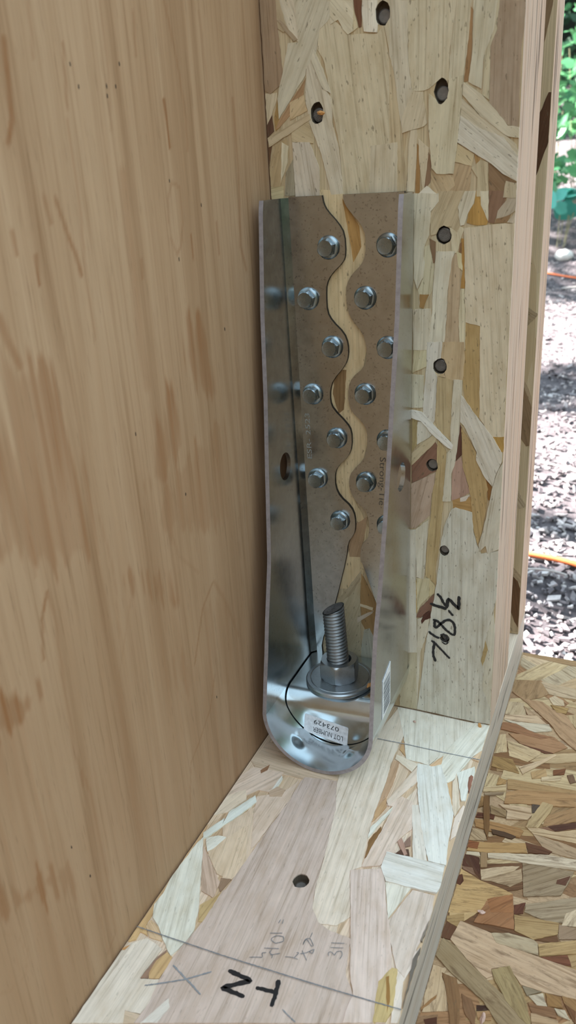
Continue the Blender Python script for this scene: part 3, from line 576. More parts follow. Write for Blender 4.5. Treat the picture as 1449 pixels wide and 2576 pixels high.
for wdt, s, q in PLY_LINES:
    P = np.array(unpack(q)); d = np.full(YY.shape, 9.0)
    for a, b in zip(P[:-1], P[1:]):
        ab = b-a; t = np.clip(((YY-a[0])*ab[0]+(ZZ-a[1])*ab[1])/(ab@ab), 0, 1)
        d = np.minimum(d, np.hypot(YY-a[0]-t*ab[0], ZZ-a[1]-t*ab[1]))
    wd = max(wdt*1e-4, .0009)*(.7+.9*streak); late = np.maximum(late, s*np.clip(1.5-1.5*d/wd, 0, 1))
for _, s, q in PLY_PATCHES:
    P = np.array(unpack(q)); ins = np.zeros(YY.shape, bool); d = np.full(YY.shape, 9.0)
    for a, b in zip(P, np.roll(P, -1, 0)):
        with np.errstate(divide='ignore', invalid='ignore'):
            cr = ((a[1] > ZZ) != (b[1] > ZZ)) & (YY < (b[0]-a[0])*(ZZ-a[1])/(b[1]-a[1]+1e-12)+a[0])
        ins ^= cr; ab = b-a; t = np.clip(((YY-a[0])*ab[0]+(ZZ-a[1])*ab[1])/(ab@ab), 0, 1)
        d = np.minimum(d, np.hypot(YY-a[0]-t*ab[0], ZZ-a[1]-t*ab[1]))
    sd = np.where(ins, d, -d)+(streak-.5)*.030
    late = np.maximum(late, s*np.clip(.5+sd/.0045, 0, 1)*np.clip(1.9*streak-.15, .1, 1.2))
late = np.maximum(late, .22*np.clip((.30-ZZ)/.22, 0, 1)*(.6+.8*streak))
verts = np.stack([np.zeros(ny*nz), YY.ravel(), ZZ.ravel()], 1)
ii, jj = np.meshgrid(np.arange(ny-1), np.arange(nz-1), indexing='ij'); k0 = (ii*nz+jj).ravel()
quads = np.stack([k0, k0+nz, k0+nz+1, k0+1], 1)
nb = len(verts); T = .0119
bv = np.array([(-T, ys[0], zs[0]), (-T, ys[-1], zs[0]), (-T, ys[-1], zs[-1]), (-T, ys[0], zs[-1]), (0, ys[0], zs[0]), (0, ys[-1], zs[0]), (0, ys[-1], zs[-1]), (0, ys[0], zs[-1])])
bq = np.array([(0, 3, 2, 1), (0, 1, 5, 4), (1, 2, 6, 5), (2, 3, 7, 6), (3, 0, 4, 7)])+nb
me = bpy.data.meshes.new('wall_left'); V = np.concatenate([verts, bv]); F = np.concatenate([quads, bq])
me.vertices.add(len(V)); me.vertices.foreach_set('co', V.ravel()); me.loops.add(F.size); me.loops.foreach_set('vertex_index', F.ravel().astype(np.int32))
me.polygons.add(len(F)); me.polygons.foreach_set('loop_start', np.arange(0, F.size, 4, dtype=np.int32)); me.update(calc_edges=True)
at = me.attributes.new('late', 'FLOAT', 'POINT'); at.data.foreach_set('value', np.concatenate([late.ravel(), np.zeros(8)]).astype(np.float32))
me.materials.append(M_PLY); ply = link(bpy.data.objects.new('wall_left', me)); tag(ply, 'tan plywood sheathing panel forming the left wall', kind='structure')
for wdt, _, q in PLY_SPOTS:
    (y, z), = unpack(q); r = max(.0006, wdt*.7e-4); a0 = rnd.random()*6; bm = bmesh.new()
    prism(bm, [(y+r*.6*rnd.uniform(.6, 1.2)*math.cos(a), z+r*1.5*rnd.uniform(.7, 1.2)*math.sin(a)) for a in [k*math.pi/5 for k in range(10)]], 0, -.0004, .00012)
    bmobj('pin_knot', bm, M_PIN, ply)

# low wall added unseen behind the camera, so the steel reflects something dark
bm = bmesh.new(); box(bm, -.0119, 2.4, -2.42, -2.402, -.3, .85)
wb = bmobj('wall_back_added', bm, M_PLY); tag(wb, 'low added plywood wall, unseen behind the camera', kind='structure')
# floor panel
bm = bmesh.new(); box(bm, -.0005, 2.4, -2.4, .1618, -HP-.018, -HP)
floor = bmobj('floor', bm, M_FLOOR); tag(floor, 'brown oriented-strand subfloor panel right of the bottom plate', kind='structure')

# ------------------------------------------------------------------ ground outside
def gz(x, y): return -.22 + (max(0, y-3.7)*.30 if y > 3.7 else 0) + .012*math.sin(7*x+3*y) + .01*math.sin(13*y-5*x)
gx = np.concatenate([np.linspace(-12, -1.6, 14)[:-1], np.linspace(-1.6, 2.2, 96), np.linspace(2.3, 12, 12)]); gy = np.concatenate([np.linspace(-6, .1, 8)[:-1], np.linspace(.1, 6, 150), np.linspace(6.2, 16, 16)])
gv = [(x, y, min(gz(x, y), gz(x, 8))-(.12 if (y < .16) else 0)) for x in gx for y in gy]; k = len(gy)
m, n, l, bs = new_mat('garden_soil'); g = noise(n, l, mapping(n, l, (30, 30, 30)), 1, 8, .75)
r = ramp(n, l, g.outputs[0], [(.3, (.035, .028, .032)), (.5, (.095, .078, .085)), (.7, (.20, .172, .178))]); l.new(r.outputs[0], bs.inputs['Base Color']); bs.inputs['Roughness'].default_value = .95
bump(n, l, bs, g.outputs[0], .9, .01)
ground = meshobj('ground', gv, [(a*k+b, (a+1)*k+b, (a+1)*k+b+1, a*k+b+1) for a in range(len(gx)-1) for b in range(k-1)], m, smooth=True)
tag(ground, 'bare garden soil outside, beyond the floor edge', kind='structure')
m, n, l, bs = new_mat('wood_chip_litter'); geo = N(n, 'NewGeometry'); r = ramp(n, l, geo.outputs['Random Per Island'], [(0, (.06, .05, .055)), (.4, (.17, .145, .155)), (.7, (.36, .32, .32)), (1, (.58, .53, .52))])
g = noise(n, l, mapping(n, l, (200, 200, 200)), 1, 3); gr = ramp(n, l, g.outputs[0], [(.3, .75), (.7, 1.1)]); c = mix(n, l, r.outputs[0], gr.outputs[0], 1, 'MULTIPLY'); l.new(c.outputs[0], bs.inputs['Base Color']); bs.inputs['Roughness'].default_value = .9
NCH = 30000; R = np.random.RandomState(11); cy_ = .19+5.0*R.rand(NCH)**1.7; cx_ = .12-.09*cy_+(R.rand(NCH)-.5)*(1.0+.5*cy_)
L_ = .003+.010*R.rand(NCH)**2.5; B_ = L_*(.3+.45*R.rand(NCH)); H_ = .0012+.001*R.rand(NCH)
yaw = R.rand(NCH)*6.28; pit = R.randn(NCH)*.35; rol = R.randn(NCH)*.35
u = np.stack([np.cos(yaw)*np.cos(pit), np.sin(yaw)*np.cos(pit), np.sin(pit)], 1); s_ = np.stack([-np.sin(yaw)*np.cos(rol), np.cos(yaw)*np.cos(rol), np.sin(rol)], 1); nn = np.cross(u, s_)
cen = np.stack([cx_, cy_, [gz(a, b) for a, b in zip(cx_, cy_)]], 1); cen[:, 2] += .003+.004*R.rand(NCH)
cv = np.concatenate([(cen+su*L_[:, None]*u*f+ss*B_[:, None]*s_*g_+sn*H_[:, None]*nn)[:, None] for sn in (-1, 1) for su, ss, f, g_ in ((-1, -1, 1, .25), (1, -1, .5, 1), (1, 1, 1, .15), (-1, 1, .45, 1))], 1).reshape(-1, 3)
cf = (np.arange(NCH)[:, None, None]*8+np.array([(4, 5, 6, 7), (0, 1, 5, 4), (1, 2, 6, 5), (2, 3, 7, 6), (3, 0, 4, 7)])[None]).reshape(-1, 4)
chips = meshobj('wood_chips', cv.tolist(), cf.tolist(), m); tag(chips, 'litter of grey wood chips and dry leaves over the ground outside', 'wood chips', kind='stuff')

# ------------------------------------------------------------------ studs and plate
def lumber(name, x0, x1, y0, y1, z0, z1, face_mat, edge_mat, ends, holes=None):
    """a block with its wide faces in one material and its sawn edges in another; a recess is carved per hole"""
    bm = bmesh.new(); box(bm, x0, x1, y0, y1, z0, z1); bm.normal_update()
    for f in bm.faces:
        nrm = [round(abs(c)) for c in f.normal]; f.material_index = 1 if nrm[0] else 0
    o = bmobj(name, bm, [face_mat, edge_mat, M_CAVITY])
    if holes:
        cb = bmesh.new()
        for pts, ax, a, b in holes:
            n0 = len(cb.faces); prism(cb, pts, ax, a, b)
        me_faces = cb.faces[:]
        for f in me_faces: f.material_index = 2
        carve(o, cb)
    return o
def hole_outline(x, z, r, R, tall=1.1): return [(x+r*R.uniform(.90, 1.06)*math.cos(a), z+r*tall*R.uniform(.93, 1.07)*math.sin(a)) for a in [k*math.pi/8 for k in range(16)]]
HR = random.Random(5)
NAIL_R = [.0040, .0040, .0040, .0042, .0041, .0037, .0033, .0031]; TALL = [1.42, 1.4, 1.45, 1.12, 1.1, 1.08, 1.12, 1.1]
nail_holes = [hole_outline(x, z, r, HR, k_) for (x, z), r, k_ in zip(NAIL_SPOTS, NAIL_R, TALL)]
plate_hole = hole_outline(PLATE_NAIL[0], PLATE_NAIL[1], .0044, HR)

stud = lumber('stud', .0009, W, 0, .0375, .0013, 2.3, M_STUD, M_EDGE, None, [(h, 1, -.002, .0045) for h in nail_holes])
tag(stud, 'pale pressed-strand wood stud that carries the metal bracket and the black handwriting', 'stud')
stud_b = lumber('stud.001', .0009, W-.0004, .0382, .0755, .0006, 2.3, M_STUD, M_EDGE, None)
tag(stud_b, 'wood stud tight behind the front stud, only its sawn edge seen', 'stud')
stud_c = lumber('stud.002', .0009, W, .1229, .1612, .0006, 2.3, M_STUD, M_EDGE, None)
tag(stud_c, 'rearmost wood stud across the dark gap, nearest the garden', 'stud')
plate = lumber('sole_plate', .0008, W, -2.3, .1614, -HP+.0002, 0, M_PLATE, M_PEDGE, None, [(plate_hole, 2, -.0045, .002)])
tag(plate, 'whitish pressed-strand bottom plate lying along the plywood, with pencil and marker writing', 'plate')

SR_ = random.Random(21)
def lay(data, face, parent, E, mat, zoff, holes, hax):
    for lev, col, q in data:
        pts = unpack(q); o = strand(pts, lev, alb(col, E), face, parent, SR_, mat, zoff)
        xs_ = [p_[0] for p_ in pts]; zs_ = [p_[1] for p_ in pts]
        hit = [h for h in holes if min(xs_)-.006 < sum(p_[0] for p_ in h)/16 < max(xs_)+.006 and min(zs_)-.006 < sum(p_[1] for p_ in h)/16 < max(zs_)+.006]
        if hit:
            cb = bmesh.new(); mi = o.matrix_basis.inverted()
            for h in hit: prism(cb, h, hax, -.006, .006)
            carve(o, cb)
lay(STUD_STRANDS, 'y', stud, E_STUD, M_STRAND, 0, nail_holes, 1)
lay(PLATE_STRANDS, 'z', plate, E_PLATE, M_STRAND_DARKFLECK, 0, [plate_hole], 2)
lay(FLOOR_STRANDS, 'z', floor, E_FLOOR, M_STRAND_FLOOR, -HP, [], 2)
# loose pattern of further strands where the board runs on past the traced ones
def clip(pts, x0, x1, y0, y1):
    for ax, lim, sg in ((0, x0, 1), (0, x1, -1), (1, y0, 1), (1, y1, -1)):
        out = []
        for i, b in enumerate(pts):
            a = pts[i-1]; da, db = sg*(a[ax]-lim), sg*(b[ax]-lim)
            if (da < 0) != (db < 0):
                t_ = da/(da-db); out.append((a[0]+(b[0]-a[0])*t_, a[1]+(b[1]-a[1])*t_))
            if db >= 0: out.append(b)
        pts = out
    return pts
def scatter(n_, face, parent, E, cols, mat, zoff, x0, x1, y0, y1, ang, spread, L0, L1, yface=0):
    for _ in range(n_):
        L = SR_.uniform(L0, L1); b = L*SR_.uniform(.12, .3); a = ang+SR_.gauss(0, spread); c_, s2 = math.cos(a), math.sin(a)
        cx_, cy2 = SR_.uniform(x0, x1), SR_.uniform(y0, y1)
        pts = [(u*L/2, v*b/2) for u, v in ((-1, -.8), (-.3, -1), (.5, -.95), (1, -.5), (.95, .7), (.2, 1), (-.6, .9), (-.95, .5))]
        pts = clip([(cx_+u*c_-v*s2, cy2+u*s2+v*c_) for u, v in pts], x0, x1, y0, y1)
        if len(pts) < 3: continue
        o = strand(pts, SR_.choice((0, 0, 1)), alb(SR_.choice(cols), E), face, parent, SR_, mat, zoff)
        if yface: o.location.y = yface-.00001
FC = ['#a89470', '#8d744c', '#b3a180', '#7a5a34', '#9c8558', '#66482a', '#b0a078', '#93714a']
scatter(170, 'z', floor, E_FLOOR, FC, M_STRAND_FLOOR, -HP, W+.001, .42, -.36, .1612, .05, .5, .03, .1)
scatter(26, 'y', stud, E_STUD, ['#a39778', '#9b8862', '#a0957a', '#8a7250'], M_STRAND, 0, .001, W-.0003, .452, .8, 1.57, .18, .08, .2)
scatter(40, 'z', plate, E_PLATE, ['#d5cfc3', '#c9bda6', '#cbc2ba', '#bdb3aa'], M_STRAND_DARKFLECK, 0, .001, W-.0003, -.75, -.285, 1.57, .2, .06, .16)
SCOL_SHADED = ['#7f6e50', '#6d573a', '#8a7656', '#54391f', '#8f7f62', '#432a15']  # strand tones darkened for the shade inside the stud gap
scatter(60, 'y', stud_c, E_STUD, SCOL_SHADED, M_STRAND, 0, .085, W-.0003, .002, .47, 1.75, .4, .03, .08, .1229)

# ------------------------------------------------------------------ writing on the wood
def stroke(bm, pts, w, face, h, jit, R):
    """a flat ink ribbon with round ends and an uneven edge"""
    P = [Vector(q) for q in pts]; fine = [P[0]]
    for a, b in zip(P[:-1], P[1:]):
        k_ = max(1, int((b-a).length/max(w*.45, .0006)))
        for j in range(1, k_+1): fine.append(a.lerp(b, j/k_))
    if len(fine) > 4:
        sm = fine[:]
        for i in range(1, len(fine)-1): sm[i] = (fine[i-1]+fine[i]*2+fine[i+1])/4
        fine = sm
    Lf, Rt = [], []
    for i, q in enumerate(fine):
        d = fine[min(i+1, len(fine)-1)]-fine[max(i-1, 0)]
        if d.length < 1e-9: d = Vector((1, 0))
        d.normalize(); nrm = Vector((-d.y, d.x)); e = .55 if i in (0, len(fine)-1) else 1
        Lf.append(q+nrm*w*.5*e*R.uniform(1-jit, 1+jit)); Rt.append(q-nrm*w*.5*e*R.uniform(1-jit, 1+jit))
    def P3(q): return (q.x, -h, q.y) if face == 'y' else (q.x, q.y, h)
    lv = [bm.verts.new(P3(q)) for q in Lf]; rv = [bm.verts.new(P3(q)) for q in Rt]
    for i in range(len(lv)-1): bm.faces.new((lv[i], rv[i], rv[i+1], lv[i+1]))
WR = random.Random(2)
def write(name, data, face, h, mat, parent, label, jit=.22, wmul=1.0):
    bm = bmesh.new()
    for i, (w, q) in enumerate(data): stroke(bm, unpack(q, 1e-5), w*1e-5*wmul, face, h+i*.000004, jit, WR)
    o = bmobj(name, bm, mat, parent); o['label'] = label; return o
write('handwritten_number', STUD_MARKER, 'y', .00114, M_INK, stud, 'black marker writing 768 1/2 turned on its side', .22, 1.2)
write('handwritten_letters', PLATE_MARKER, 'z', .00086, M_INK, plate, 'thick black marker letters N and T')
write('pencil_line', PLATE_PENCIL[:1], 'z', .00136, M_GRAPHITE, plate, 'pencil line across the plate near the camera', .35)
write('pencil_line', PLATE_PENCIL[1:2], 'z', .00108, M_GRAPHITE_L, plate, 'thin pencil line across the plate by the stud', .35)
write('pencil_cross', PLATE_PENCIL[2:], 'z', .00096, M_GRAPHITE_L, plate, 'faint pencil cross beside the marker letters', .4)
write('pencil_numbers', PLATE_NUMBERS, 'z', .00112, M_GRAPHITE, plate, 'small pencilled sums with fractions', .3)

# ------------------------------------------------------------------ nails
def nail(x, z, r, depth, label, face='y', waffle=True):
    bm = bmesh.new(); k_ = 20
    prof = [(0, .0), (r*.8, 0), (r*.97, -.0003), (r, -.0008), (r*.9, -.0013), (.0016, -.0018), (.0015, -.012), (0, -.0135)]
    rings = [[bm.verts.new((q*math.cos(a*2*math.pi/k_), q*math.sin(a*2*math.pi/k_), h)) for a in range(k_)] if q else [bm.verts.new((0, 0, h))] for q, h in prof]
    for A, B in zip(rings[:-1], rings[1:]):
        for i in range(k_):
            if len(A) == 1: bm.faces.new((A[0], B[i], B[(i+1) % k_]))
            elif len(B) == 1: bm.faces.new((A[i], B[0], A[(i+1) % k_]))
            else: bm.faces.new((A[i], B[i], B[(i+1) % k_], A[(i+1) % k_]))
    if waffle:      # raised squares of the chequered head
        s = r*.24
        for i in range(-3, 4):
            for j in range(-3, 4):
                if math.hypot(i, j)*s < r*.78:
                    c_ = [bm.verts.new((i*s+a*s*.38, j*s+b*s*.38, .00002)) for a, b in ((-1, -1), (1, -1), (1, 1), (-1, 1))]
                    t_ = [bm.verts.new((i*s+a*s*.22, j*s+b*s*.22, .00028)) for a, b in ((-1, -1), (1, -1), (1, 1), (-1, 1))]
                    bm.faces.new(t_)
                    for q in range(4): bm.faces.new((c_[q], c_[(q+1) % 4], t_[(q+1) % 4], t_[q]))
    o = bmobj('nail', bm, M_NAIL)
    if face == 'y': o.matrix_basis = Matrix.Translation((x, depth, z)) @ Matrix.Rotation(math.pi/2, 4, 'X') @ Matrix.Rotation(.5, 4, 'Z')
    else: o.matrix_basis = Matrix.Translation((x, z, -depth)) @ Matrix.Rotation(.4, 4, 'Z')
    tag(o, label, 'nail', 'nails sunk into the wood'); return o
NL = ['topmost nail, in a ragged dark hole under the pale strip', 'nail with an orange splinter stuck in its hole, upper left', 'nail in a dark hole right of centre above the bracket',
      'chequered nail head to the right of the bracket top', 'chequered nail head below it, right of the middle of the bracket', 'nail head sunk in the reddish strand beside the bracket hole',
      'small dark nail set in the plain pale strand above the handwriting', 'nail inside the loop of the handwritten 6']
for i, ((x, z), r) in enumerate(zip(NAIL_SPOTS, NAIL_R)):
    nail(x, z-r*(TALL[i]-1.1)*.7, r*.9, (.0032, .0022, .0030, .0012, .0014, .0018, .0020, .0018)[i], NL[i], 'y', i in (1, 3, 4))
nail(PLATE_NAIL[0], PLATE_NAIL[1], .0032, .0032, 'nail sunk in the bottom plate above the pencilled sums', 'z', False)

# ------------------------------------------------------------------ steel bracket
hd = empty('holdown_bracket', (.0475, 0, .0))
hd.location = (0, 0, 0)
tag(hd, 'galvanised steel hold-down bracket screwed to the stud in the corner', 'bracket')
TH = .0026
def ip(z, tab): t_ = sorted(tab); return float(np.interp(z, [a for a, _ in t_], [b for _, b in t_]))
XLB = [(.0375, .0109), (.06, .0100), (.34, .0068)]; XRB = [(.0375, .0839), (.06, .0846), (.34, .0871)]
FLANGE_LEFT[-1] = (.0375, .0109); FLANGE_RIGHT[-1] = (.0375, .0839)
def flange(side):
    rows = np.concatenate([np.linspace(.3395, .33, 4), np.linspace(.325, .0375, 44)]); grid = []; inn = []
    for z in rows:
        d = ip(z, FLANGE_DEPTH); xb = ip(z, XLB if side < 0 else XRB); xf = ip(z, FLANGE_LEFT if side < 0 else FLANGE_RIGHT)
        if z > .33: d -= .0012*((z-.33)/.01)**2
        s = -side; rc = .0060; ro = []; ri = []
        for k_ in range(7):
            a = k_/6*math.pi/2; ro.append((xb+s*rc*(1-math.sin(a)), -.0005-rc*(1-math.cos(a)), z)); rr = rc-TH
            ri.append((xb+s*(rc-rr*k_/6), -.0005-rc+rr*(1-k_/6), z))
        for k_ in range(1, 11):
            t_ = k_/10; y = -.0005-rc+(-d+.0005+rc)*t_; x = xb+(xf-xb)*t_; ro.append((x, y, z)); ri.append((x+s*TH, y, z))
        grid.append(ro); inn.append(ri)
    nr, nc = len(grid), len(grid[0]); v = [p_ for r_ in grid for p_ in r_]+[p_ for r_ in inn for p_ in r_]; o = nr*nc; f = []
    for i in range(nr-1):
        for j in range(nc-1): f += [(i*nc+j, (i+1)*nc+j, (i+1)*nc+j+1, i*nc+j+1), (o+i*nc+j, o+i*nc+j+1, o+(i+1)*nc+j+1, o+(i+1)*nc+j)]
    for j in range(nc-1): f += [(j, j+1, o+j+1, o+j), ((nr-1)*nc+j, o+(nr-1)*nc+j, o+(nr-1)*nc+j+1, (nr-1)*nc+j+1)]
    for i in range(nr-1): f += [(i*nc, o+i*nc, o+(i+1)*nc, (i+1)*nc), (i*nc+nc-1, (i+1)*nc+nc-1, o+(i+1)*nc+nc-1, o+i*nc+nc-1)]
    ob = meshobj('side_flange', v, f, [M_ZINC, M_RIM], hd)
    bm = bmesh.new(); bm.from_mesh(ob.data); bmesh.ops.recalc_face_normals(bm, faces=bm.faces[:]); bm.to_mesh(ob.data); bm.free()
    cb = bmesh.new(); xc = ip(.185, XLB if side < 0 else XRB)
    prism(cb, [(-.0266+.0087*math.cos(a), .1846+.0087*math.sin(a)) for a in [k_*2*math.pi/36 for k_ in range(36)]], 0, xc-.012, xc+.012)
    carve(ob, cb)
    for p_ in ob.data.polygons:
        yf = -ip(p_.center.z, FLANGE_DEPTH); p_.material_index = 1 if (p_.normal.y < -.8 and p_.center.y < yf+.006) else 0
    smooth_by_angle(ob, .5); return ob
def smooth_by_angle(o, ang=.7):
    bm = bmesh.new(); bm.from_mesh(o.data)
    for f in bm.faces: f.smooth = True
    for e in bm.edges:
        if len(e.link_faces) == 2 and e.calc_face_angle(0) > ang: e.smooth = False
    bm.to_mesh(o.data); bm.free()
flange(-1); flange(1)
# rounded seat joining the flanges underneath, with two pressed dimples
na, nd = 96, 70; cx0, cz0, r0 = .0474, .0375, .0365; vo = []; vi = []
DIM = [(.0285, -.0668), (.0626, -.0655)]
for i in range(na+1):
    a = math.pi+math.pi*i/na
    for j in range(nd+1):
        y = -.0005-(.083-.0005)*j/nd; rr = r0
        def pt(rad): return (cx0+rad*math.cos(a), y, cz0+rad*math.sin(a))
        lift = 0
        for dx, dy in DIM:
            x_, _, z_ = pt(r0-TH); zz = cz0-math.sqrt((r0-TH)**2-(dx-cx0)**2); q = math.sqrt((x_-dx)**2+(y-dy)**2+(z_-zz)**2)
            if q < .0080: lift = .0019*math.cos(q/.0080*math.pi/2)**2
        vo.append(pt(r0-lift*.9)); vi.append(pt(r0-TH-lift))
nc = nd+1; o_ = len(vo); f = []
for i in range(na):
    for j in range(nd): f += [(i*nc+j, i*nc+j+1, (i+1)*nc+j+1, (i+1)*nc+j), (o_+i*nc+j, o_+(i+1)*nc+j, o_+(i+1)*nc+j+1, o_+i*nc+j+1)]
    f += [(i*nc, (i+1)*nc, o_+(i+1)*nc, o_+i*nc), (i*nc+nd, o_+i*nc+nd, o_+(i+1)*nc+nd, (i+1)*nc+nd)]
seat = meshobj('rounded_base', vo+vi, f, [M_ZINC_IN, M_RIM], hd, midx=[0 if (k_ % (2*nd+2)) < 2*nd+1 else 1 for k_ in range(len(f))]); smooth_by_angle(seat)
# back plate in two halves parted by the wavy slot
def back_plate(side):
    slot = SLOT_LEFT if side < 0 else SLOT_RIGHT; slot = [(x, min(z, .34)) for x, z in slot]
    xb = lambda z: ip(z, XLB if side < 0 else XRB)-side*.0060
    if side < 0: outer = [(xb(z), z) for z in np.linspace(.34, .036, 14)]+[(.0165, .0300), (.0195, .0305)]
    else: outer = [(xb(z), z) for z in np.linspace(.34, .052, 14)]+[(.0745, .0530)]
    # round the slot corners a little
    pts = slot; res = []
    for i, p_ in enumerate(pts):
        if 0 < i < len(pts)-1:
            a, b, c_ = (Vector(pts[i-1]), Vector(p_), Vector(pts[i+1])); res += [tuple(b.lerp(a, .25)), tuple((b*6+a+c_)/8), tuple(b.lerp(c_, .25))]
        else: res.append(p_)
    outline = [(float(a), float(b)) for a, b in outer+res[::-1]]
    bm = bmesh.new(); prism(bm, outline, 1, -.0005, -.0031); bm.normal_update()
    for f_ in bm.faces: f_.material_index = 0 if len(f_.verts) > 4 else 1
    return bmobj('back_plate', bm, [M_ZINC, M_SHADED_EDGE], hd)
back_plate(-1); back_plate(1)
# bent bearing plate inside the base: flat under the washer, bowed over at the front
prof = [(-.002, .0377)]+[(-.002-.0425*k_/8, .0377) for k_ in range(1, 9)]
prof += [(-.0445-.0115*math.sin(a), .0262+.0115*math.cos(a)) for a in [k_*math.pi/2/10 for k_ in range(1, 11)]]
prof += [(-.056, .0262-.0219*k_/16) for k_ in range(1, 17)]
nx = 28; v = []
for y, z in prof:
    hw = .0334 if z > cz0 else math.sqrt(max(1e-9, .0334**2-(z-cz0)**2))
    for i in range(nx+1):
        x = cx0+.0003+hw*(-1+2*i/nx); v.append((x, y, z+.03*(x-cx0)*min(1, max(0, (z-.01)/.02))))
f = [(i*(nx+1)+j, i*(nx+1)+j+1, (i+1)*(nx+1)+j+1, (i+1)*(nx+1)+j) for i in range(len(prof)-1) for j in range(nx)]
bp = meshobj('bearing_plate', v, f, M_ZINC_IN, hd, smooth=True)
sm = bp.modifiers.new('s', 'SOLIDIFY'); sm.thickness = .0028; sm.offset = 1
bpy.context.view_layer.update(); flat(bp); smooth_by_angle(bp, .8)

# stickers and stamped lettering
LC = [Vector((x, -.05625, z)) for x, z in LOT_CORNERS]      # image order: top left, top right, bottom right, bottom left
bm = bmesh.new(); cen_ = sum(LC, Vector())/4; k_ = []
for i in range(4):
    p_ = LC[i]; a = LC[(i-1) % 4]; b = LC[(i+1) % 4]; r = .0012
    for t_ in (0, .35, .65, 1): k_.append(p_+((a-p_).normalized()*r*(1-t_)**2+(b-p_).normalized()*r*t_**2))
prism(bm, [(q.x, q.z) for q in k_], 1, -.0559, -.0563)
ls = bmobj('lot_sticker', bm, M_PAPER, hd); ls['label'] = 'white lot number sticker stuck upside down'
xd = (LC[0]-LC[1]).normalized(); yd = (LC[3]-LC[0]).normalized(); wl_ = (LC[0]-LC[1]).length; hl = (LC[3]-LC[0]).length
o0 = LC[1]+Vector((0, -.00012, 0))
place_text('lettering', 'LOT NUMBER', hl*.40, o0+xd*wl_*.09+yd*hl*.57, xd, yd, M_PRINT, ls, length=wl_*.70, bold=0.0)
place_text('lettering', '073429', hl*.36, o0+xd*wl_*.20+yd*hl*.14, xd, yd, M_PRINT, ls, length=wl_*.58, bold=0.0)
fx = lambda y, z: ip(z, XRB)+(ip(z, FLANGE_RIGHT)-ip(z, XRB))*min(1, max(0, (-y-.0047)/(ip(z, FLANGE_DEPTH)-.0047)))
ST = [(-.0474, .0676), (-.0477, .0385), (-.0644, .0398), (-.0632, .0610), (-.0560, .0680)]
ST = [(-.0474, .0700), (-.0477, .0395), (-.0644, .0375), (-.0632, .0650)]
def onf(y, z, h): return (fx(y, z)+h, y, z)
bs_v = [onf(y, z, .0001) for y, z in ST]+[onf(y, z, .00035) for y, z in ST]
st_ = meshobj('barcode_sticker', bs_v, [(4, 5, 6, 7), (0, 1, 5, 4), (1, 2, 6, 5), (2, 3, 7, 6), (3, 0, 4, 7)], M_PAPER, hd); st_['label'] = 'white barcode sticker on the outer flange'
bv_, bf_ = [], []; z = .0635; R = random.Random(4)
while z > .0405:
    t_ = R.choice((.0004, .0007, .0011, .0004)); y0_, y1_ = -.0492, -.0618
    i0 = len(bv_); bv_ += [onf(y0_, z, .0004), onf(y0_, z-t_, .0004), onf(y1_, z-t_-.0008, .0004), onf(y1_, z-.0008, .0004)]; bf_.append((i0, i0+1, i0+2, i0+3)); z -= t_+R.choice((.0004, .0006, .0009))
bars = meshobj('barcode_bars', bv_, bf_, M_PRINTG, st_); bars['kind'] = 'stuff'
place_text('stamped_lettering', 'ESR- 2523', .0046, (STAMP_L[0][0], -.00318, STAMP_L[0][1]), (STAMP_L[1][0]-STAMP_L[0][0], 0, STAMP_L[1][1]-STAMP_L[0][1]), (-1, 0, 0), M_EMBOSS_GLINT, hd, length=math.hypot(STAMP_L[1][0]-STAMP_L[0][0], STAMP_L[1][1]-STAMP_L[0][1]))['label'] = 'small stamped text ESR- 2523 running upward'
place_text('printed_lettering', 'Strong-Tie', .0056, (STAMP_R[0][0], -.00318, STAMP_R[0][1]), (STAMP_R[1][0]-STAMP_R[0][0], 0, STAMP_R[1][1]-STAMP_R[0][1]), (1, 0, 0), M_STAMP, hd, length=.0325)['label'] = 'printed text Strong-Tie running downward'

# ------------------------------------------------------------------ hex screws
def revolve(bm, prof, k_, cx_=0, cy2=0):
    rings = []
    for r, h in prof:
        rings.append([bm.verts.new((cx_+r*math.cos(a*2*math.pi/k_), cy2+r*math.sin(a*2*math.pi/k_), h)) for a in range(k_)] if r > 0 else [bm.verts.new((cx_, cy2, h))])
    for A, B in zip(rings[:-1], rings[1:]):
        for i in range(k_):
            j = (i+1) % k_
            if len(A) == 1: bm.faces.new((A[0], B[i], B[j]))
            elif len(B) == 1: bm.faces.new((A[i], B[0], A[j]))
            else: bm.faces.new((A[i], B[i], B[j], A[j]))
def hex_screw():
    root = empty('hex_screw'); bm = bmesh.new()
    revolve(bm, [(0, -.0002), (.0064, -.0002), (.0067, .0004), (.0064, .0010), (.0052, .0017), (0, .0018)], 32)
    fl2 = bmobj('washer_flange', bm, M_SCREW, root); smooth_by_angle(fl2, .6)
    bm = bmesh.new(); k_ = 36; R_ = .0054
    def hexr(a): return R_*math.cos(math.pi/6)/math.cos((a % (math.pi/3))-math.pi/6)
    lv = []
    for h, cap in ((.0014, 9), (.0046, 9), (.0058, .0049), (.0064, .0044), (.0062, .0034), (.0060, .0)):
        if cap == 0: lv.append([bm.verts.new((0, 0, h))]); continue
        lv.append([bm.verts.new((min(hexr(2*math.pi*a/k_), cap)*math.cos(2*math.pi*a/k_), min(hexr(2*math.pi*a/k_), cap)*math.sin(2*math.pi*a/k_), h)) for a in range(k_)])
    for A, B in zip(lv[:-1], lv[1:]):
        for i in range(k_):
            j = (i+1) % k_
            bm.faces.new((A[i], A[j], B[0]) if len(B) == 1 else (A[i], A[j], B[j], B[i]))
    hh = bmobj('hex_head', bm, M_SCREW, root); smooth_by_angle(hh, .45); return root
src = hex_screw()
ORD = ['first', 'second', 'third', 'fourth', 'fifth', 'sixth', 'seventh']
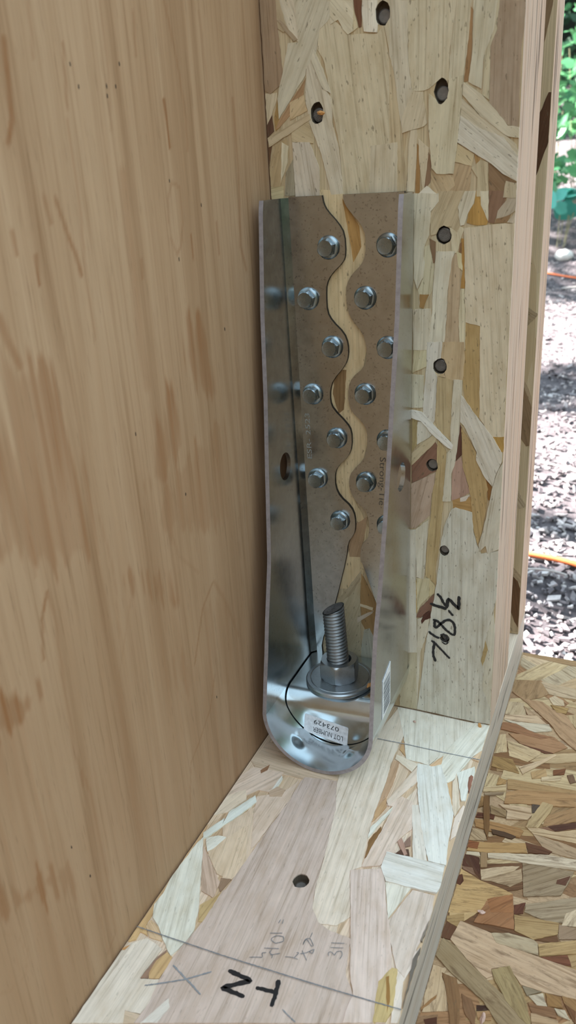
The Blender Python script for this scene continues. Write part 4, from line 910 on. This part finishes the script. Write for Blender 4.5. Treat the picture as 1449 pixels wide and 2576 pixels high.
for i, (x, z) in enumerate(SCREW_SPOTS):
    if i == 0: s_o = src
    else:
        s_o = src.copy(); COL.objects.link(s_o)
        for ch in src.children: c_ = ch.copy(); COL.objects.link(c_); c_.parent = s_o
    s_o.matrix_basis = Matrix.Translation((x, -.0032, z)) @ Matrix.Rotation(math.pi/2, 4, 'X') @ Matrix.Rotation(rnd.uniform(0, 1.05), 4, 'Z')
    side = 'left' if i < 7 else 'right'; tag(s_o, '%s zinc hex screw from the top on the %s side of the wavy slot' % (ORD[i % 7], side), 'screw', 'hex screws through the bracket')

# ------------------------------------------------------------------ anchor rod, nut, washer
ax_b = Vector((.0450, -.0330, .0400)); ax_t = Vector((.0411, -.0302, .0900)); AX = (ax_t-ax_b).normalized()
ROT = Vector((0, 0, 1)).rotation_difference(AX).to_matrix().to_4x4()
WN = Vector((-.01, .025, 1)).normalized(); ROTW = Vector((0, 0, 1)).rotation_difference(WN).to_matrix().to_4x4()
def along(z): return ax_b+(ax_t-ax_b)*((z-.04)/.05)
rod = empty('anchor_rod'); rod.matrix_basis = Matrix.Translation(ax_b) @ ROT
tag(rod, 'threaded anchor rod rising out of the nut, its top cut off roughly at a slant', 'rod')
bm = bmesh.new(); k_ = 40; p_ = .00231; z0, z1 = -.024, .062; nrow = int((z1-z0)/(p_/8)); rows = []
for i in range(nrow+1):
    z = z0+(z1-z0)*i/nrow; row = []
    for a in range(k_):
        th = 2*math.pi*a/k_; ph = (z/p_-a/k_) % 1; t_ = abs(ph-.5)*2; r = .0062+.00105*min(1, max(0, 1.5*t_-.2))
        x, y = r*math.cos(th), r*math.sin(th); cut = .0505+.36*x+.12*y; row.append(bm.verts.new((x, y, min(z, cut))))
    rows.append(row)
for A, B in zip(rows[:-1], rows[1:]):
    for a in range(k_):
        q = (A[a], A[(a+1) % k_], B[(a+1) % k_], B[a])
        if max((v_.co-q[0].co).length for v_ in q) > 1e-7: bm.faces.new(q)
bmesh.ops.remove_doubles(bm, verts=bm.verts[:], dist=1e-6)
th_ = bmobj('threaded_shaft', bm, M_ROD, rod); smooth_by_angle(th_, 1.2)
R = random.Random(8); ce = [(.0, .0)]; v = []; f = []
for i in range(7):
    for a in range(24):
        r = .0066*i/6; x, y = r*math.cos(a*math.pi/12), r*math.sin(a*math.pi/12); v.append((x, y, .0507+.36*x+.12*y+(R.uniform(-.0004, .0004) if 0 < i < 6 else 0)-(.0012 if i < 4 and x < 0 else 0)))
f = [(i*24+a, (i+1)*24+a, (i+1)*24+(a+1) % 24, i*24+(a+1) % 24) for i in range(6) for a in range(24)]
bm = bmesh.new(); 
me = bpy.data.meshes.new('x'); me.from_pydata(v, [], f); bm.from_mesh(me); bpy.data.meshes.remove(me); bmesh.ops.remove_doubles(bm, verts=bm.verts[:], dist=1e-6)
bmobj('cut_end', bm, M_CUT, rod)['label'] = 'dark rough cut end'
bm = bmesh.new(); k_ = 48; Rn = .0134; lv = []
ph0 = math.radians(NUT_PHASE)
def hx(a): return Rn*math.cos(math.pi/6)/math.cos(((a-ph0) % (math.pi/3))-math.pi/6)
for h, cap in ((.0, .0120), (.0010, .0130), (.0024, 9), (.0108, 9), (.0124, .0128), (.0134, .0118), (.0134, .0082), (.0120, .0074), (.0, .0074)):
    lv.append([bm.verts.new((min(hx(2*math.pi*a/k_), cap)*math.cos(2*math.pi*a/k_), min(hx(2*math.pi*a/k_), cap)*math.sin(2*math.pi*a/k_), h)) for a in range(k_)])
lv.append(lv[0])
for A, B in zip(lv[:-1], lv[1:]):
    for i in range(k_): bm.faces.new((A[i], A[(i+1) % k_], B[(i+1) % k_], B[i]))
nut = bmobj('hex_nut', bm, M_NUT); smooth_by_angle(nut, .5); nut.matrix_basis = Matrix.Translation(along(.0412)) @ ROTW
tag(nut, 'large grey hex nut turned down on the threaded rod', 'nut')
bm = bmesh.new(); prof = [(.0086, 0), (.0222, 0), (.0227, .0006), (.0227, .0022), (.0220, .0030), (.0200, .0032), (.0196, .0029), (.0192, .0032), (.0086, .0032)]
k_ = 64; lv = [[bm.verts.new((r*math.cos(a*2*math.pi/k_), r*math.sin(a*2*math.pi/k_), h)) for a in range(k_)] for r, h in prof]; lv.append(lv[0])
for A, B in zip(lv[:-1], lv[1:]):
    for i in range(k_): bm.faces.new((A[i], A[(i+1) % k_], B[(i+1) % k_], B[i]))
ws = bmobj('washer', bm, M_NUT); smooth_by_angle(ws, .5); ws.matrix_basis = Matrix.Translation(along(.0379)) @ ROTW
tag(ws, 'wide round flat steel washer under the hex nut', 'washer')

# ------------------------------------------------------------------ wood crumbs
def crumb(name, loc, size, mat, label, seed):
    R = random.Random(seed); bm = bmesh.new(); bmesh.ops.create_icosphere(bm, subdivisions=2, radius=1)
    for v_ in bm.verts: v_.co = Vector((v_.co.x*size[0], v_.co.y*size[1], v_.co.z*size[2]))*R.uniform(.65, 1.2)
    o = bmobj(name, bm, mat); o.location = loc; o.rotation_euler = (R.random(), R.random(), R.random()*6); return tag(o, label, 'shaving', 'wood shavings lying about')
CL = ['orange wood shaving caught beside the round washer', 'orange splinter sticking out of the upper left nail hole', 'pink wood crumb on the bottom plate by the stud foot',
      'pink curl of wood on the brown strand floor', 'pale pink wood flake at the bottom edge of the floor', 'tan wood flake at the right foot of the front stud']
for i, (c_, s, mt) in enumerate(CRUMBS): crumb('wood_shaving', c_, s, (M_SHAVE, M_SHAVE_P)[mt], CL[i], 30+i)

# ------------------------------------------------------------------ outside: cord, stone, twigs, plants, tree
def tube(name, pts, r, mat, res=8, bev=4):
    cu = bpy.data.curves.new(name, 'CURVE'); cu.dimensions = '3D'; cu.bevel_depth = r; cu.bevel_resolution = bev; cu.resolution_u = res
    s = cu.splines.new('NURBS'); s.points.add(len(pts)-1); s.use_endpoint_u = True; s.order_u = 4
    for q, p_ in zip(s.points, pts): q.co = (*p_, 1)
    cu.materials.append(mat); o = link(bpy.data.objects.new(name, cu)); bpy.context.view_layer.update()
    dg = bpy.context.evaluated_depsgraph_get(); me_ = bpy.data.meshes.new_from_object(o.evaluated_get(dg)); bpy.data.objects.remove(o); bpy.data.curves.remove(cu)
    me_.name = name; return link(bpy.data.objects.new(name, me_))
M_CORD = plain('orange_cord_jacket', (.85, .20, .06), .45)
CP = [(-1.2, 1.0), (-.5, .82), (-.15, .72), (.0, .695), (.083, .678), (.118, .678), (.152, .671), (.22, .65), (.45, .60), (1.2, .8), (1.7, 1.6), (1.6, 2.9), (.9, 3.6), (.2, 3.72), (-.127, 3.78), (-.259, 3.82), (-.6, 3.9), (-1.5, 4.1)]
tag(tube('extension_cord', [(x, y, gz(x, y)+.011) for x, y in CP], .0042, M_CORD, 12), 'long orange extension cord winding over the chip-covered ground', 'cord')
M_TWIG = plain('dry_twig', (.42, .38, .36), .85); M_STONE = plain('pale_stone', (.62, .60, .57), .8)
for i, (x0, y0, x1, y1, lb) in enumerate([(.06, .60, .14, .625, 'thin pale twig on the ground just below the orange cord'), (.02, 1.12, .16, 1.06, 'pale twig on the ground above the near stretch of cord'), (-.16, 3.45, .02, 3.5, 'white stick on the ground beyond the far stretch of cord')]):
    tag(tube('twig', [(x0, y0, gz(x0, y0)+.012), ((x0+x1)/2+.004, (y0+y1)/2+.006, gz(x0, y0)+.02), (x1, y1, gz(x1, y1)+.013)], .0016+.003*(i == 2), M_TWIG), lb, 'twig')
bm = bmesh.new(); bmesh.ops.create_icosphere(bm, subdivisions=3, radius=1)
for v_ in bm.verts: v_.co = Vector((v_.co.x*.045, v_.co.y*.04, v_.co.z*.032))*(1+.05*math.sin(9*v_.co.x+4*v_.co.y))
so = bmobj('stone', bm, M_STONE, smooth=True); so.location = (STONE[0], STONE[1], gz(*STONE)+.02); tag(so, 'rounded whitish stone on the ground left of the plants', 'stone')

def leaf_mat(name, c0, c1, trans):
    m, n, l, bs = new_mat(name); oi = N(n, 'ObjectInfo'); ge = N(n, 'NewGeometry')
    ad = N(n, 'Math', operation='ADD'); l.new(oi.outputs['Random'], ad.inputs[0]); l.new(ge.outputs['Random Per Island'], ad.inputs[1]); fr = N(n, 'Math', operation='FRACT'); l.new(ad.outputs[0], fr.inputs[0])
    r = ramp(n, l, fr.outputs[0], [(0, c0), (1, c1)]); l.new(r.outputs[0], bs.inputs['Base Color']); bs.inputs['Roughness'].default_value = .42
    tr = N(n, 'BsdfTranslucent'); l.new(r.outputs[0], tr.inputs[0]); ms = N(n, 'MixShader'); ms.inputs[0].default_value = trans
    l.new(bs.outputs[0], ms.inputs[1]); l.new(tr.outputs[0], ms.inputs[2]); l.new(ms.outputs[0], n['Material Output'].inputs[0]); return m
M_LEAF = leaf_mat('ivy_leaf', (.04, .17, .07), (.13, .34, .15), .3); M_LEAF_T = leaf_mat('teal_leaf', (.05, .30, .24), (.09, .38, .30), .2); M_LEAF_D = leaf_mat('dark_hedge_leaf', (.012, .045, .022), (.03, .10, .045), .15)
M_STEM = plain('plant_stem', (.30, .27, .16), .8)
def leaf_mesh(name, lobes, mat):
    v = [(0, 0, 0)]; k_ = 18
    for i in range(k_):
        a = 2*math.pi*i/k_; r = .5*(1+lobes*math.cos(5*a))*(1-.35*max(0, math.cos(a-math.pi))**8); x, y = r*math.cos(a), r*math.sin(a); v.append((x, y, -.14*abs(y)-.12*x*x+.05))
    me_ = bpy.data.meshes.new(name); me_.from_pydata(v, [], [(0, i+1, (i+1) % k_+1) for i in range(k_)]); me_.materials.append(mat); me_.polygons.foreach_set('use_smooth', [True]*k_); return me_
LM = leaf_mesh('leaf', .13, M_LEAF); LT = leaf_mesh('leaf', .05, M_LEAF_T)
def plant(name, center, spread, count, size, lm, label, seed, up=.6):
    R = random.Random(seed); root = empty(name, (center[0], center[1], gz(center[0], center[1]))); tag(root, label, 'plant')
    for i in range(count):
        o = bpy.data.objects.new('leaf', lm); link(o, root); s = size*R.uniform(.6, 1.25)
        o.location = (R.gauss(0, spread[0]), R.gauss(0, spread[1]), center[2]-root.location.z+R.uniform(-1, 1)*spread[2]); o.scale = (s, s, s)
        o.rotation_euler = (R.gauss(.4, up), R.gauss(-.2, up), R.random()*6.28)
    for i in range(5):
        a = R.random()*6.28; h = max(.06, center[2]-root.location.z+spread[2]*.3); bm = bmesh.new(); prism(bm, [(.0022*math.cos(q*1.05), .0022*math.sin(q*1.05)) for q in range(6)], 2, 0, h*.8)
        st2 = bmobj('stem', bm, M_STEM, root); st2.location = (math.cos(a)*spread[0]*.3, math.sin(a)*spread[1]*.3, 0); st2.rotation_euler = (R.gauss(0, .1), R.gauss(0, .1), 0)
    return root
plant('broadleaf_plant', PL_A, (.07, .10, .05), 12, .115, LT, 'low plant with round blue-green leaves beside the stud edge', 3, .35)
plant('ivy_plant', PL_B, (.16, .2, .08), 90, .06, LM, 'low patch of bright green ivy above the round-leaved plant', 4)
plant('ivy_plant', PL_C, (.24, .3, .22), 270, .075, LM, 'tall bank of sunlit green ivy in the top right corner', 5)
plant('ivy_plant', PL_D, (.2, .3, .14), 60, .06, LM, 'sparse shaded ivy sprays at the very top right', 6)
def leaf_mass(n_, lo, hi, size, R):
    c_ = lo+(hi-lo)*R.rand(n_, 3); a = R.randn(n_, 3); a /= np.linalg.norm(a, axis=1)[:, None]; b = np.cross(a, R.randn(n_, 3)); b /= np.linalg.norm(b, axis=1)[:, None]; s = size*(.6+.8*R.rand(n_))[:, None]
    v = np.stack([c_-a*s, c_-b*s*.5, c_+a*s, c_+b*s*.5], 1).reshape(-1, 3); return v.tolist(), (np.arange(n_)[:, None]*4+np.arange(4)).tolist()
v, f = leaf_mass(9000, np.array((-4., 6.0, .3)), np.array((6., 7.6, 3.0)), .07, np.random.RandomState(2))
hr = empty('hedge', (0, 6.8, .7)); tag(hr, 'deep shaded hedge closing off the garden behind the ivy', 'hedge')
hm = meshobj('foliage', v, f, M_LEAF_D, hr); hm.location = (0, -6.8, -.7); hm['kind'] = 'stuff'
bm = bmesh.new(); box(bm, -4, 6, .75, 1.0, -.9, 2.2); SHADE = plain('hedge_shade', (.012, .016, .011), .95); bmobj('inner_shade', bm, SHADE, hr)  # near-black block painted as the shade inside the hedge
v, f = leaf_mass(5000, np.array((2.7, -4., -.25)), np.array((3.4, 5., 2.2)), .09, np.random.RandomState(4))
h2 = empty('hedge', (3.1, .5, -.22)); tag(h2, 'added tall dark hedge right of the shed, outside the picture', 'hedge')  # unseen hedge, added so the bracket's bends reflect dark
hm = meshobj('foliage', v, f, M_LEAF_D, h2); hm.location = (-3.1, -.5, .22); hm['kind'] = 'stuff'
bm = bmesh.new(); box(bm, .3, .45, -4.5, 4.5, 0, 2.1); bmobj('inner_shade', bm, SHADE, h2)
# tree to the left, outside the frame, whose crown breaks the sun into patches on the ground
tr = empty('tree', (-3.75, 2.0, -.25)); tag(tr, 'leafy tree left of the shed, outside the picture, dappling the ground', 'tree')
bm = bmesh.new(); revolve(bm, [(.12, 0), (.09, 1.5), (.05, 3.4), (0, 3.5)], 10); bmobj('trunk', bm, M_STEM, tr)
v, f = [], []; RT = np.random.RandomState(9)
for yc, n_, sy in TREE_CLUMPS:      # boughs
    a, b = leaf_mass(n_, np.array((-.5, yc-2.0-sy, 2.9)), np.array((1.1, yc-2.0+sy, 3.5)), .07, RT); f += [[q+len(v) for q in k_] for k_ in b]; v += a
tf = meshobj('foliage', v, f, M_LEAF, tr); tf['kind'] = 'stuff'
